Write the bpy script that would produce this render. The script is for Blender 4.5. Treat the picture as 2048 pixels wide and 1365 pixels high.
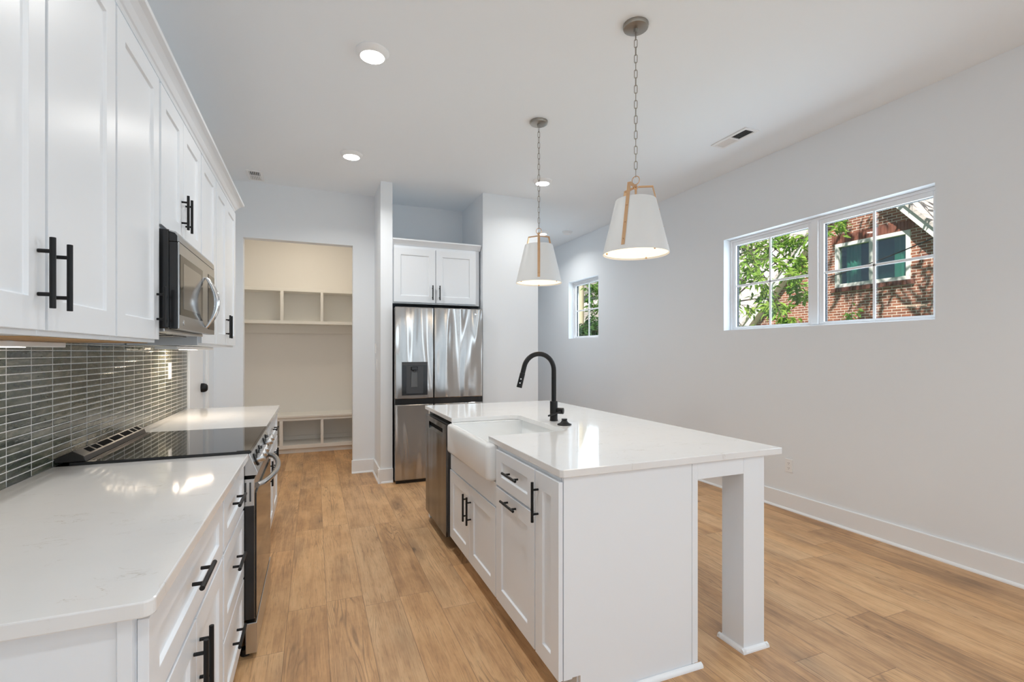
import bpy, bmesh, math, random
from mathutils import Vector, Matrix

# ------------------------------------------------------------------ camera, world, sun, lights, exposure
scene = bpy.context.scene
C = scene.collection
for o in list(bpy.data.objects):
    bpy.data.objects.remove(o, do_unlink=True)

CAM_H = 1.3743
cam_d = bpy.data.cameras.new('camera')
cam = bpy.data.objects.new('camera', cam_d)
C.objects.link(cam)
cam.location = (0, 0, CAM_H)
cam.rotation_euler = (math.radians(90), 0, math.radians(-22.1483))
cam_d.sensor_width = 36.0
cam_d.lens = 972.63 / 2048 * 36.0
cam_d.shift_y = (704.92 - 682.5) / 2048
cam_d.clip_start = 0.02
cam_d.clip_end = 200
scene.camera = cam

scene.view_settings.view_transform = 'Standard'
scene.view_settings.look = 'None'
scene.view_settings.gamma = 1
scene.view_settings.use_curve_mapping = False
scene.view_settings.exposure = 0.44
scene.cycles.use_denoising = True
scene.cycles.max_bounces = 12
scene.cycles.diffuse_bounces = 7
scene.cycles.glossy_bounces = 6
scene.cycles.transparent_max_bounces = 16
scene.cycles.sample_clamp_indirect = 6.0
scene.cycles.caustics_reflective = False
scene.cycles.caustics_refractive = False
scene.cycles.blur_glossy = 0.5

world = bpy.data.worlds.new('sky')
scene.world = world
world.use_nodes = True
wn = world.node_tree.nodes
wl = world.node_tree.links
wn.clear()
w_out = wn.new('ShaderNodeOutputWorld')
w_bg = wn.new('ShaderNodeBackground')
w_sky = wn.new('ShaderNodeTexSky')
w_sky.sky_type = 'HOSEK_WILKIE'
w_sky.sun_direction = Vector((-0.55, -0.35, 0.76)).normalized()
w_sky.turbidity = 4.0
w_sky.ground_albedo = 0.35
w_bg.inputs['Strength'].default_value = 1.3
wl.new(w_sky.outputs['Color'], w_bg.inputs['Color'])
wl.new(w_bg.outputs['Background'], w_out.inputs['Surface'])

sun_d = bpy.data.lights.new('sun', 'SUN')
sun_d.energy = 6.5
sun_d.angle = math.radians(0.6)
sun_d.color = (1.0, 0.95, 0.87)
sun = bpy.data.objects.new('sun', sun_d)
C.objects.link(sun)
sun.rotation_euler = Vector((0.55, 0.35, -0.76)).to_track_quat('-Z', 'Y').to_euler()


def area_light(name, loc, direction, sx, sy, power, color=(1, 1, 1), shape='RECTANGLE', spread=180):
    d = bpy.data.lights.new(name, 'AREA')
    d.shape = shape
    d.size = sx
    if shape in ('RECTANGLE', 'ELLIPSE'):
        d.size_y = sy
    d.energy = power
    d.spread = math.radians(spread)
    d.color = color
    o = bpy.data.objects.new(name, d)
    C.objects.link(o)
    o.location = loc
    o.rotation_euler = Vector(direction).to_track_quat('-Z', 'Y').to_euler()
    return o


# fill lights added at invented glazing behind the camera, standing in for daylight
area_light('added_fill_back', (1.44, -3.93, 1.30), (0, 1, 0.0), 4.2, 2.3, 27, (0.70, 0.86, 1.0))
area_light('added_fill_side', (3.83, -1.6, 1.75), (-1, 0, 0.0), 1.6, 1.4, 22, (0.70, 0.86, 1.0))
# daylight through the two windows in view
area_light('daylight_wide_window', (4.10, 2.843, 2.05), (-1, 0, -0.35), 1.9, 1.0, 26, (0.70, 0.86, 1.0))
area_light('daylight_small_window', (4.10, 6.53, 2.05), (-1, 0, -0.35), 0.95, 1.0, 9, (0.70, 0.86, 1.0))

# ------------------------------------------------------------------ helpers
PI = math.pi
ZC = 3.1723          # ceiling
ZT = 0.922           # worktop top
ZU = 0.892           # worktop underside
XL = -0.953          # tile face on the left wall
XR = 3.836           # right wall


def wloc(o):
    v = Vector((0, 0, 0))
    while o is not None:
        v += o.location
        o = o.parent
    return v


class MB:
    def __init__(self):
        self.bm = bmesh.new()

    def face(self, pts):
        return self.bm.faces.new([self.bm.verts.new(p) for p in pts])

    def box(self, x0, x1, y0, y1, z0, z1):
        b = self.bm
        v = [b.verts.new((x, y, z)) for x in (x0, x1) for y in (y0, y1) for z in (z0, z1)]
        for f in ((0, 1, 3, 2), (4, 6, 7, 5), (0, 4, 5, 1), (2, 3, 7, 6), (0, 2, 6, 4), (1, 5, 7, 3)):
            b.faces.new([v[i] for i in f])
        return self

    def prism(self, poly, axis, a0, a1):
        """poly: 2-D points in the plane normal to axis (X: (y,z), Y: (x,z), Z: (x,y))."""
        def P(p, a):
            return {'X': (a, p[0], p[1]), 'Y': (p[0], a, p[1]), 'Z': (p[0], p[1], a)}[axis]
        b = self.bm
        A = [b.verts.new(P(p, a0)) for p in poly]
        B = [b.verts.new(P(p, a1)) for p in poly]
        n = len(poly)
        b.faces.new(A)
        b.faces.new(B[::-1])
        for i in range(n):
            j = (i + 1) % n
            b.faces.new((A[i], B[i], B[j], A[j]))
        return self

    def lathe(self, prof, center, axis=(0, 0, 1), seg=32, cap0=True, cap1=True):
        b = self.bm
        q = Vector((0, 0, 1)).rotation_difference(Vector(axis).normalized())
        c = Vector(center)
        rings = []
        for r, h in prof:
            if r < 1e-6:
                rings.append([b.verts.new(c + q @ Vector((0, 0, h)))])
            else:
                rings.append([b.verts.new(c + q @ Vector((r * math.cos(2 * PI * i / seg), r * math.sin(2 * PI * i / seg), h))) for i in range(seg)])
        for A, B in zip(rings, rings[1:]):
            for i in range(seg):
                j = (i + 1) % seg
                if len(A) == 1 and len(B) == 1:
                    continue
                if len(A) == 1:
                    b.faces.new((A[0], B[i], B[j]))
                elif len(B) == 1:
                    b.faces.new((A[i], A[j], B[0]))
                else:
                    b.faces.new((A[i], A[j], B[j], B[i]))
        if cap0 and len(rings[0]) > 1:
            b.faces.new(rings[0][::-1])
        if cap1 and len(rings[-1]) > 1:
            b.faces.new(rings[-1])
        return self

    def cyl(self, p0, p1, r, seg=16, r1=None):
        p0 = Vector(p0)
        p1 = Vector(p1)
        L = (p1 - p0).length
        return self.lathe([(r, 0), (r if r1 is None else r1, L)], p0, p1 - p0, seg)

    def tube(self, pts, r, seg=12, closed=False):
        b = self.bm
        pts = [Vector(p) for p in pts]
        n = len(pts)
        rr = r if isinstance(r, (list, tuple)) else [r] * n
        rings = []
        nrm = None
        for i in range(n):
            if closed:
                t = (pts[(i + 1) % n] - pts[i - 1]).normalized()
            else:
                t = (pts[min(i + 1, n - 1)] - pts[max(i - 1, 0)]).normalized()
            if nrm is None:
                a = Vector((0, 0, 1)) if abs(t.z) < 0.9 else Vector((1, 0, 0))
                nrm = (a - t * a.dot(t)).normalized()
            else:
                nrm = (nrm - t * nrm.dot(t)).normalized()
            bi = t.cross(nrm)
            rings.append([b.verts.new(pts[i] + (nrm * math.cos(2 * PI * k / seg) + bi * math.sin(2 * PI * k / seg)) * rr[i]) for k in range(seg)])
        m = n if closed else n - 1
        for i in range(m):
            A, B = rings[i], rings[(i + 1) % n]
            for k in range(seg):
                j = (k + 1) % seg
                b.faces.new((A[k], A[j], B[j], B[k]))
        if not closed:
            b.faces.new(rings[0][::-1])
            b.faces.new(rings[-1])
        return self

    def sphere(self, c, r, sx=1, sy=1, sz=1, u=16, v=10):
        m = Matrix.Translation(c) @ Matrix.Diagonal((sx, sy, sz, 1))
        bmesh.ops.create_uvsphere(self.bm, u_segments=u, v_segments=v, radius=r, matrix=m)
        return self

    def shaker(self, mp, u0, u1, v0, v1, th, stile, rail, rec=0.009, bev=0.004):
        """mp(u, v, w) -> world; w = 0 is the face, negative goes back into the door."""
        b = self.bm
        def q(u, v, w):
            return b.verts.new(mp(u, v, w))
        def ring(a, c, w):
            return [q(u0 + a, v0 + c, w), q(u1 - a, v0 + c, w), q(u1 - a, v1 - c, w), q(u0 + a, v1 - c, w)]
        R0 = ring(0, 0, -th)
        R1 = ring(0, 0, 0)
        R2 = ring(stile, rail, 0)
        R3 = ring(stile + bev, rail + bev, -rec)
        b.faces.new(R0[::-1])
        for A, B in ((R0, R1), (R1, R2), (R2, R3)):
            for i in range(4):
                j = (i + 1) % 4
                b.faces.new((A[i], A[j], B[j], B[i]))
        b.faces.new(R3)
        return self


def obj(name, mb, mat, parent=None, bevel=0.0, smooth=None, seg=2):
    bm = mb.bm if isinstance(mb, MB) else mb
    bmesh.ops.recalc_face_normals(bm, faces=bm.faces[:])
    if parent is not None:
        bmesh.ops.translate(bm, verts=bm.verts[:], vec=-wloc(parent))
    me = bpy.data.meshes.new(name)
    bm.to_mesh(me)
    bm.free()
    me.materials.append(mat)
    if smooth is not None:
        for p in me.polygons:
            p.use_smooth = True
        me.set_sharp_from_angle(angle=math.radians(smooth))
    o = bpy.data.objects.new(name, me)
    C.objects.link(o)
    if parent is not None:
        o.parent = parent
    if bevel > 0:
        m = o.modifiers.new('bevel', 'BEVEL')
        m.width = bevel
        m.segments = seg
        m.limit_method = 'ANGLE'
        m.angle_limit = math.radians(40)
    return o


def tag(o, label, cat=None, group=None, kind=None):
    if label:
        o['label'] = label
    if cat:
        o['category'] = cat
    if group:
        o['group'] = group
    if kind:
        o['kind'] = kind
    return o


def thing(name, loc, label, cat, group=None):
    o = bpy.data.objects.new(name, None)
    o.empty_display_size = 0.1
    C.objects.link(o)
    o.location = loc
    return tag(o, label, cat, group)


def struct(name, mb, mat, label=None, **kw):
    o = obj(name, mb, mat, **kw)
    o['kind'] = 'structure'
    if label:
        o['label'] = label
    return o


def wall_holes(axis, a0, a1, u0, u1, z0, z1, holes):
    """solid wall between planes axis=a0..a1 with rectangular holes (hu0, hu1, hz0, hz1)."""
    us = sorted({u0, u1, *[h[0] for h in holes], *[h[1] for h in holes]})
    zs = sorted({z0, z1, *[h[2] for h in holes], *[h[3] for h in holes]})
    us = [u for u in us if u0 <= u <= u1]
    zs = [z for z in zs if z0 <= z <= z1]
    def hole(i, j):
        if i < 0 or j < 0 or i >= len(us) - 1 or j >= len(zs) - 1:
            return True
        uc, zc = (us[i] + us[i + 1]) / 2, (zs[j] + zs[j + 1]) / 2
        return any(h[0] < uc < h[1] and h[2] < zc < h[3] for h in holes)
    m = MB()
    V = {}
    def P(i, j, a):
        k = (i, j, a)
        if k not in V:
            V[k] = m.bm.verts.new((a, us[i], zs[j]) if axis == 'X' else (us[i], a, zs[j]))
        return V[k]
    for i in range(len(us) - 1):
        for j in range(len(zs) - 1):
            if hole(i, j):
                continue
            for a in (a0, a1):
                m.bm.faces.new((P(i, j, a), P(i + 1, j, a), P(i + 1, j + 1, a), P(i, j + 1, a)))
            for di, dj, e in ((-1, 0, ((i, j), (i, j + 1))), (1, 0, ((i + 1, j), (i + 1, j + 1))), (0, -1, ((i, j), (i + 1, j))), (0, 1, ((i, j + 1), (i + 1, j + 1)))):
                if hole(i + di, j + dj):
                    p, q = e
                    m.bm.faces.new((P(*p, a0), P(*q, a0), P(*q, a1), P(*p, a1)))
    return m


# ------------------------------------------------------------------ materials
def new_mat(name):
    m = bpy.data.materials.new(name)
    m.use_nodes = True
    nt = m.node_tree
    return m, nt, nt.nodes['Principled BSDF']


def mat(name, col, rough=0.5, metal=0.0, spec=0.5, coat=0.0, emit=None, estr=0.0):
    m, nt, b = new_mat(name)
    b.inputs['Base Color'].default_value = (*col, 1)
    b.inputs['Roughness'].default_value = rough
    b.inputs['Metallic'].default_value = metal
    b.inputs['Specular IOR Level'].default_value = spec
    if coat:
        b.inputs['Coat Weight'].default_value = coat
        b.inputs['Coat Roughness'].default_value = 0.06
    if emit:
        b.inputs['Emission Color'].default_value = (*emit, 1)
        b.inputs['Emission Strength'].default_value = estr
    return m


class NT:
    def __init__(self, nt):
        self.nt = nt

    def n(self, typ, **kw):
        x = self.nt.nodes.new(typ)
        for k, v in kw.items():
            setattr(x, k, v)
        return x

    def link(self, a, b):
        self.nt.links.new(a, b)

    def put(self, sock, v):
        if isinstance(v, (int, float)):
            sock.default_value = v
        elif isinstance(v, (tuple, list)):
            sock.default_value = v
        else:
            self.link(v, sock)

    def math(self, op, a, b=0.0, c=None):
        x = self.n('ShaderNodeMath', operation=op)
        self.put(x.inputs[0], a)
        self.put(x.inputs[1], b)
        if c is not None:
            self.put(x.inputs[2], c)
        return x.outputs[0]

    def xyz(self):
        t = self.n('ShaderNodeTexCoord')
        s = self.n('ShaderNodeSeparateXYZ')
        self.link(t.outputs['Object'], s.inputs[0])
        return s.outputs[0], s.outputs[1], s.outputs[2]

    def vec(self, a, b, c):
        x = self.n('ShaderNodeCombineXYZ')
        for i, v in enumerate((a, b, c)):
            self.put(x.inputs[i], v)
        return x.outputs[0]

    def noise(self, vec, scale=1.0, detail=3.0, rough=0.5, dist=0.0):
        x = self.n('ShaderNodeTexNoise')
        self.put(x.inputs['Vector'], vec)
        x.inputs['Scale'].default_value = scale
        x.inputs['Detail'].default_value = detail
        x.inputs['Roughness'].default_value = rough
        x.inputs['Distortion'].default_value = dist
        return x.outputs['Fac']

    def white(self, v):
        x = self.n('ShaderNodeTexWhiteNoise', noise_dimensions='3D')
        self.link(v, x.inputs['Vector'])
        return x.outputs['Value']

    def ramp(self, fac, stops, interp='LINEAR'):
        x = self.n('ShaderNodeValToRGB')
        x.color_ramp.interpolation = interp
        e = x.color_ramp.elements
        while len(e) < len(stops):
            e.new(0.5)
        for i, (p, c) in enumerate(stops):
            e[i].position = p
            e[i].color = (*c, 1) if len(c) == 3 else c
        self.put(x.inputs[0], fac)
        return x.outputs[0]

    def mix(self, fac, a, b, mode='MIX'):
        x = self.n('ShaderNodeMix', data_type='RGBA', blend_type=mode)
        self.put(x.inputs[0], fac)
        for s, v in ((x.inputs[6], a), (x.inputs[7], b)):
            if isinstance(v, tuple):
                s.default_value = (*v, 1) if len(v) == 3 else v
            else:
                self.link(v, s)
        return x.outputs[2]

    def maprange(self, v, a, b, c=0.0, d=1.0):
        x = self.n('ShaderNodeMapRange')
        self.put(x.inputs[0], v)
        for i, k in enumerate((a, b, c, d)):
            x.inputs[i + 1].default_value = k
        return x.outputs[0]

    def bump(self, h, strength, dist, bsdf):
        x = self.n('ShaderNodeBump')
        x.inputs['Strength'].default_value = strength
        x.inputs['Distance'].default_value = dist
        self.link(h, x.inputs['Height'])
        self.link(x.outputs[0], bsdf.inputs['Normal'])


def wall_paint(name, col, rough=0.65):
    m, nt, b = new_mat(name)
    N = NT(nt)
    x, y, z = N.xyz()
    v = N.vec(x, y, z)
    b.inputs['Base Color'].default_value = (*col, 1)
    b.inputs['Roughness'].default_value = rough
    b.inputs['Specular IOR Level'].default_value = 0.3
    N.bump(N.noise(v, 180, 2), 0.05, 0.002, b)
    return m


def floor_mat():
    m, nt, b = new_mat('oak_plank_floor')
    N = NT(nt)
    x, y, z = N.xyz()
    W, L = 0.1905, 1.24
    u = N.math('DIVIDE', N.math('ADD', x, 19.177), W)
    row = N.math('FLOOR', u)
    fu = N.math('FRACT', u)
    rr = N.white(N.vec(row, 3.3, 0.7))
    v = N.math('ADD', N.math('DIVIDE', N.math('ADD', y, 30.0), L), N.math('MULTIPLY', rr, 7.31))
    colv = N.math('FLOOR', v)
    fv = N.math('FRACT', v)
    pr = N.white(N.vec(row, colv, 1.5))
    pr2 = N.white(N.vec(row, colv, 9.5))
    off = N.math('MULTIPLY', pr, 57.0)
    # broad figure
    fig = N.noise(N.vec(N.math('MULTIPLY', x, 7.0), N.math('MULTIPLY', y, 0.55), off), 1.0, 2.0, 0.5, 0.25)
    cont = N.math('FRACT', N.math('MULTIPLY', fig, 24.0))
    cont = N.math('ABSOLUTE', N.math('SUBTRACT', cont, 0.5))
    line = N.maprange(cont, 0.0, 0.20, 1.0, 0.0)
    lmask = N.maprange(N.noise(N.vec(N.math('MULTIPLY', x, 9.0), N.math('MULTIPLY', y, 1.1), N.math('ADD', off, 11.0)), 1.0, 3.0, 0.6), 0.50, 0.64)
    line = N.math('MULTIPLY', line, lmask)
    fine = N.noise(N.vec(N.math('MULTIPLY', x, 150.0), N.math('MULTIPLY', y, 5.0), off), 1.0, 4.0, 0.65)
    pore = N.maprange(N.noise(N.vec(N.math('MULTIPLY', x, 230.0), N.math('MULTIPLY', y, 11.0), N.math('ADD', off, 3.0)), 1.0, 3.0, 0.6), 0.56, 0.70)
    mid = N.noise(N.vec(N.math('MULTIPLY', x, 24.0), N.math('MULTIPLY', y, 1.3), N.math('ADD', off, 5.0)), 1.0, 4.0, 0.6, 0.8)
    blot = N.noise(N.vec(N.math('MULTIPLY', x, 6.5), N.math('MULTIPLY', y, 3.4), N.math('ADD', off, 31.0)), 1.0, 4.0, 0.62)
    t = N.math('ADD', N.math('MULTIPLY', mid, 0.50), N.math('MULTIPLY', fine, 0.28))
    t = N.math('ADD', t, N.math('MULTIPLY', blot, 0.52))
    t = N.math('ADD', t, N.math('MULTIPLY', N.math('SUBTRACT', pr2, 0.5), 0.17))
    colr = N.ramp(t, [(0.40, (0.290, 0.155, 0.072)), (0.54, (0.465, 0.262, 0.122)), (0.66, (0.600, 0.352, 0.170)), (0.82, (0.710, 0.450, 0.232))])
    hue = N.mix(pr, (1.0, 0.97, 0.93), (0.97, 1.0, 1.06))
    colr = N.mix(1.0, colr, hue, 'MULTIPLY')
    colr = N.mix(N.math('MULTIPLY', pore, 0.48), colr, (0.20, 0.115, 0.06))
    # cracks and knots
    crack = N.math('MULTIPLY', line, 0.62)
    colr = N.mix(crack, colr, (0.17, 0.095, 0.05))
    kn = N.n('ShaderNodeTexVoronoi')
    kn.inputs['Scale'].default_value = 1.0
    wob = N.math('MULTIPLY', N.math('SUBTRACT', mid, 0.5), 0.35)
    N.put(kn.inputs['Vector'], N.vec(N.math('ADD', N.math('MULTIPLY', x, 5.25), wob), N.math('MULTIPLY', y, 1.55), N.math('MULTIPLY', row, 3.7)))
    gate = N.maprange(N.white(N.vec(kn.outputs['Color'], row, 0.3)), 0.40, 0.42)
    kd = N.math('ADD', kn.outputs['Distance'], N.math('MULTIPLY', N.math('SUBTRACT', fine, 0.5), 0.22))
    halo = N.math('MULTIPLY', N.maprange(kd, 0.05, 0.45, 0.52, 0.0), gate)
    core = N.math('MULTIPLY', N.maprange(kd, 0.01, 0.085, 0.85, 0.0), gate)
    colr = N.mix(halo, colr, (0.20, 0.125, 0.075))
    colr = N.mix(core, colr, (0.085, 0.050, 0.030))
    eu = N.math('MULTIPLY', N.math('MINIMUM', fu, N.math('SUBTRACT', 1.0, fu)), W)
    ev = N.math('MULTIPLY', N.math('MINIMUM', fv, N.math('SUBTRACT', 1.0, fv)), L)
    edge = N.maprange(N.math('MINIMUM', eu, ev), 0.0006, 0.0020, 1.0, 0.0)
    colr = N.mix(N.math('MULTIPLY', edge, 0.6), colr, (0.10, 0.055, 0.03))
    N.link(colr, b.inputs['Base Color'])
    N.link(N.maprange(mid, 0.2, 0.8, 0.40, 0.52), b.inputs['Roughness'])
    b.inputs['Specular IOR Level'].default_value = 0.5
    h = N.math('SUBTRACT', N.math('MULTIPLY', fine, 0.25), N.math('ADD', edge, N.math('MULTIPLY', line, 0.4)))
    N.bump(h, 0.25, 0.0012, b)
    return m


def tile_mat():
    m, nt, b = new_mat('glazed_stacked_tile')
    N = NT(nt)
    x, y, z = N.xyz()
    PY_, PZ_ = 0.15625, 0.02718
    u = N.math('DIVIDE', N.math('ADD', y, 20 * PY_ - 2.1431), PY_)
    v = N.math('DIVIDE', N.math('ADD', z, 60 * PZ_ - 1.3805), PZ_)
    fu, fv = N.math('FRACT', u), N.math('FRACT', v)
    cell = N.vec(N.math('FLOOR', u), N.math('FLOOR', v), 0.5)
    r = N.white(cell)
    eu = N.math('MULTIPLY', N.math('MINIMUM', fu, N.math('SUBTRACT', 1.0, fu)), PY_)
    ev = N.math('MULTIPLY', N.math('MINIMUM', fv, N.math('SUBTRACT', 1.0, fv)), PZ_)
    wob = N.noise(N.vec(x, N.math('MULTIPLY', y, 1.0), z), 60, 2)
    e = N.math('ADD', N.math('MINIMUM', eu, ev), N.math('MULTIPLY', N.math('SUBTRACT', wob, 0.5), 0.0012))
    tilem = N.maprange(e, 0.0012, 0.0022)
    soft = N.maprange(e, 0.0010, 0.0050)
    g1 = N.noise(N.vec(r, N.math('MULTIPLY', y, 14.0), N.math('MULTIPLY', z, 60.0)), 1.0, 4.0, 0.6, 0.5)
    g2 = N.noise(N.vec(N.math('MULTIPLY', r, 9.0), N.math('MULTIPLY', y, 60.0), N.math('MULTIPLY', z, 170.0)), 1.0, 3.0)
    t = N.math('ADD', N.math('MULTIPLY', g1, 0.8), N.math('MULTIPLY', g2, 0.2))
    t = N.math('ADD', t, N.math('MULTIPLY', N.math('SUBTRACT', r, 0.5), 0.34))
    glaze = N.ramp(t, [(0.28, (0.030, 0.038, 0.028)), (0.45, (0.070, 0.080, 0.056)), (0.58, (0.105, 0.110, 0.080)), (0.75, (0.190, 0.180, 0.135))])
    colr = N.mix(tilem, (0.74, 0.73, 0.71), glaze)
    N.link(colr, b.inputs['Base Color'])
    N.link(N.maprange(tilem, 0, 1, 0.8, 0.10), b.inputs['Roughness'])
    b.inputs['Specular IOR Level'].default_value = 0.55
    wave = N.noise(N.vec(N.math('MULTIPLY', r, 40.0), N.math('MULTIPLY', y, 20.0), N.math('MULTIPLY', z, 45.0)), 1.0, 2.0)
    h = N.math('ADD', soft, N.math('MULTIPLY', wave, 0.9))
    N.bump(h, 0.55, 0.0016, b)
    return m


def quartz_mat():
    m, nt, b = new_mat('white_quartz')
    N = NT(nt)
    x, y, z = N.xyz()
    v = N.vec(N.math('MULTIPLY', x, 1.0), N.math('MULTIPLY', y, 1.7), z)
    n = N.noise(v, 3.2, 6.0, 0.6, 1.6)
    c = N.math('ABSOLUTE', N.math('SUBTRACT', N.math('FRACT', N.math('MULTIPLY', n, 3.0)), 0.5))
    vein = N.math('MULTIPLY', N.maprange(c, 0.0, 0.03, 1.0, 0.0), N.maprange(N.noise(v, 9.0, 3.0), 0.52, 0.68))
    cloud = N.noise(v, 4.0, 4.0, 0.6)
    base = N.mix(cloud, (0.76, 0.755, 0.75), (0.81, 0.805, 0.80))
    colr = N.mix(N.math('MULTIPLY', vein, 0.75), base, (0.55, 0.51, 0.46))
    N.link(colr, b.inputs['Base Color'])
    b.inputs['Roughness'].default_value = 0.07
    b.inputs['Specular IOR Level'].default_value = 0.5
    return m


def steel_mat(name, col, rough, wave=0.0, axis='Y'):
    m, nt, b = new_mat(name)
    N = NT(nt)
    x, y, z = N.xyz()
    b.inputs['Base Color'].default_value = (*col, 1)
    b.inputs['Metallic'].default_value = 1.0
    b.inputs['Roughness'].default_value = rough
    br = N.noise(N.vec(N.math('MULTIPLY', x, 3.0), N.math('MULTIPLY', y, 3.0), N.math('MULTIPLY', z, 700.0)), 1.0, 2.0)
    N.link(N.maprange(br, 0.3, 0.7, rough * 0.93, rough * 1.07), b.inputs['Roughness'])
    if wave:
        h = N.noise(N.vec(N.math('MULTIPLY', x, 6.5), N.math('MULTIPLY', y, 6.5), N.math('MULTIPLY', z, 0.95)), 1.0, 0.0, 0.4, 0.5)
        N.bump(h, wave, 0.05, b)
    return m


def brick_mat():
    m, nt, b = new_mat('red_brick')
    N = NT(nt)
    x, y, z = N.xyz()
    t = N.n('ShaderNodeTexBrick')
    N.put(t.inputs['Vector'], N.vec(N.math('ADD', y, x), z, 0.0))
    t.inputs['Scale'].default_value = 1.0
    t.inputs['Brick Width'].default_value = 0.235
    t.inputs['Row Height'].default_value = 0.078
    t.inputs['Mortar Size'].default_value = 0.009
    t.inputs['Mortar Smooth'].default_value = 0.1
    t.inputs['Bias'].default_value = -0.1
    t.inputs['Color1'].default_value = (0.27, 0.085, 0.045, 1)
    t.inputs['Color2'].default_value = (0.12, 0.045, 0.032, 1)
    t.inputs['Mortar'].default_value = (0.62, 0.55, 0.48, 1)
    n = N.noise(N.vec(x, y, z), 2.2, 4.0)
    colr = N.mix(N.maprange(n, 0.35, 0.7, 0.0, 0.55), t.outputs['Color'], (0.42, 0.17, 0.09), 'MIX')
    colr = N.mix(t.outputs['Fac'], colr, (0.62, 0.55, 0.48))
    N.link(colr, b.inputs['Base Color'])
    b.inputs['Roughness'].default_value = 0.9
    N.bump(N.math('SUBTRACT', 1.0, t.outputs['Fac']), 0.5, 0.01, b)
    return m


def shingle_mat():
    m, nt, b = new_mat('pale_shingles')
    N = NT(nt)
    x, y, z = N.xyz()
    t = N.n('ShaderNodeTexBrick')
    N.put(t.inputs['Vector'], N.vec(y, N.math('MULTIPLY', z, 1.25), 0.0))
    t.inputs['Scale'].default_value = 1.0
    t.inputs['Brick Width'].default_value = 0.4
    t.inputs['Row Height'].default_value = 0.17
    t.inputs['Mortar Size'].default_value = 0.012
    t.inputs['Color1'].default_value = (0.60, 0.55, 0.52, 1)
    t.inputs['Color2'].default_value = (0.50, 0.46, 0.44, 1)
    t.inputs['Mortar'].default_value = (0.36, 0.33, 0.32, 1)
    N.link(t.outputs['Color'], b.inputs['Base Color'])
    b.inputs['Roughness'].default_value = 0.95
    return m


def pane_mat(name, tint=(1, 1, 1), refl=0.035):
    m = bpy.data.materials.new(name)
    m.use_nodes = True
    nt = m.node_tree
    nt.nodes.clear()
    o = nt.nodes.new('ShaderNodeOutputMaterial')
    mx = nt.nodes.new('ShaderNodeMixShader')
    tr = nt.nodes.new('ShaderNodeBsdfTransparent')
    gl = nt.nodes.new('ShaderNodeBsdfGlossy')
    tr.inputs[0].default_value = (*tint, 1)
    gl.inputs['Roughness'].default_value = 0.0
    mx.inputs[0].default_value = refl
    nt.links.new(tr.outputs[0], mx.inputs[1])
    nt.links.new(gl.outputs[0], mx.inputs[2])
    nt.links.new(mx.outputs[0], o.inputs[0])
    return m


def leaf_mat(name, c1, c2):
    m = bpy.data.materials.new(name)
    m.use_nodes = True
    nt = m.node_tree
    nt.nodes.clear()
    N = NT(nt)
    o = N.n('ShaderNodeOutputMaterial')
    x, y, z = N.xyz()
    n = N.noise(N.vec(x, y, z), 5.0, 3.0)
    colr = N.mix(N.maprange(n, 0.35, 0.65), c1, c2)
    d = N.n('ShaderNodeBsdfDiffuse')
    t = N.n('ShaderNodeBsdfTranslucent')
    mx = N.n('ShaderNodeMixShader')
    mx.inputs[0].default_value = 0.4
    N.link(colr, d.inputs[0])
    N.link(colr, t.inputs[0])
    N.link(d.outputs[0], mx.inputs[1])
    N.link(t.outputs[0], mx.inputs[2])
    N.link(mx.outputs[0], o.inputs[0])
    return m


M_WALL = wall_paint('wall_paint', (0.82, 0.85, 0.88))
M_CEIL = wall_paint('ceiling_paint', (0.885, 0.925, 0.96), 0.8)
M_WARM = wall_paint('mudroom_paint', (0.80, 0.785, 0.76))
M_TRIM = mat('trim_paint', (0.86, 0.87, 0.88), 0.35)
M_CAB = mat('cabinet_paint', (0.81, 0.84, 0.875), 0.30)
M_BENCH = mat('bench_paint', (0.84, 0.83, 0.80), 0.4)
M_FLOOR = floor_mat()
M_TILE = tile_mat()
M_QTZ = quartz_mat()
M_BLK = mat('matte_black_metal', (0.008, 0.008, 0.0085), 0.42, 0.0, 0.28)
M_STEEL = steel_mat('stainless_steel', (0.56, 0.555, 0.55), 0.24)
M_FRIDGE = steel_mat('fridge_stainless', (0.45, 0.428, 0.408), 0.17, 0.95)
M_MWST = steel_mat('microwave_stainless', (0.46, 0.465, 0.47), 0.22)
M_SLATE = steel_mat('slate_steel', (0.125, 0.122, 0.12), 0.20, 0.16)
M_BLKG = mat('black_glass', (0.010, 0.010, 0.011), 0.04)
M_BLKP = mat('black_plastic', (0.012, 0.012, 0.013), 0.22)
M_OVENG = mat('oven_glass', (0.03, 0.028, 0.026), 0.05, 0.25)
M_DKG = mat('dark_grey_plastic', (0.045, 0.045, 0.047), 0.35)
M_CHROME = mat('chrome', (0.75, 0.75, 0.75), 0.12, 1.0)
M_NICKEL = mat('brushed_nickel', (0.36, 0.335, 0.30), 0.32, 1.0)
M_BRASS = mat('satin_brass', (0.62, 0.40, 0.235), 0.36, 0.85)
M_SHADE = mat('shade_enamel', (0.74, 0.75, 0.75), 0.45)
M_PORC = mat('fireclay', (0.85, 0.86, 0.86), 0.09)
M_PLATE = mat('white_plastic', (0.86, 0.86, 0.86), 0.3)
M_SLOT = mat('slot_dark', (0.012, 0.012, 0.012), 0.9, spec=0.1)
M_WOODP = mat('raw_plywood', (0.50, 0.30, 0.14), 0.6)
M_VINYL = mat('vinyl_frame', (0.88, 0.88, 0.89), 0.35)
M_PANE = pane_mat('window_glass')
M_LENS = mat('downlight_lens', (0.9, 0.9, 0.9), 0.4, emit=(1.0, 0.97, 0.92), estr=14.0)
M_LED = mat('led_strip', (0.9, 0.9, 0.9), 0.4, emit=(1.0, 0.88, 0.72), estr=3.0)
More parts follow.
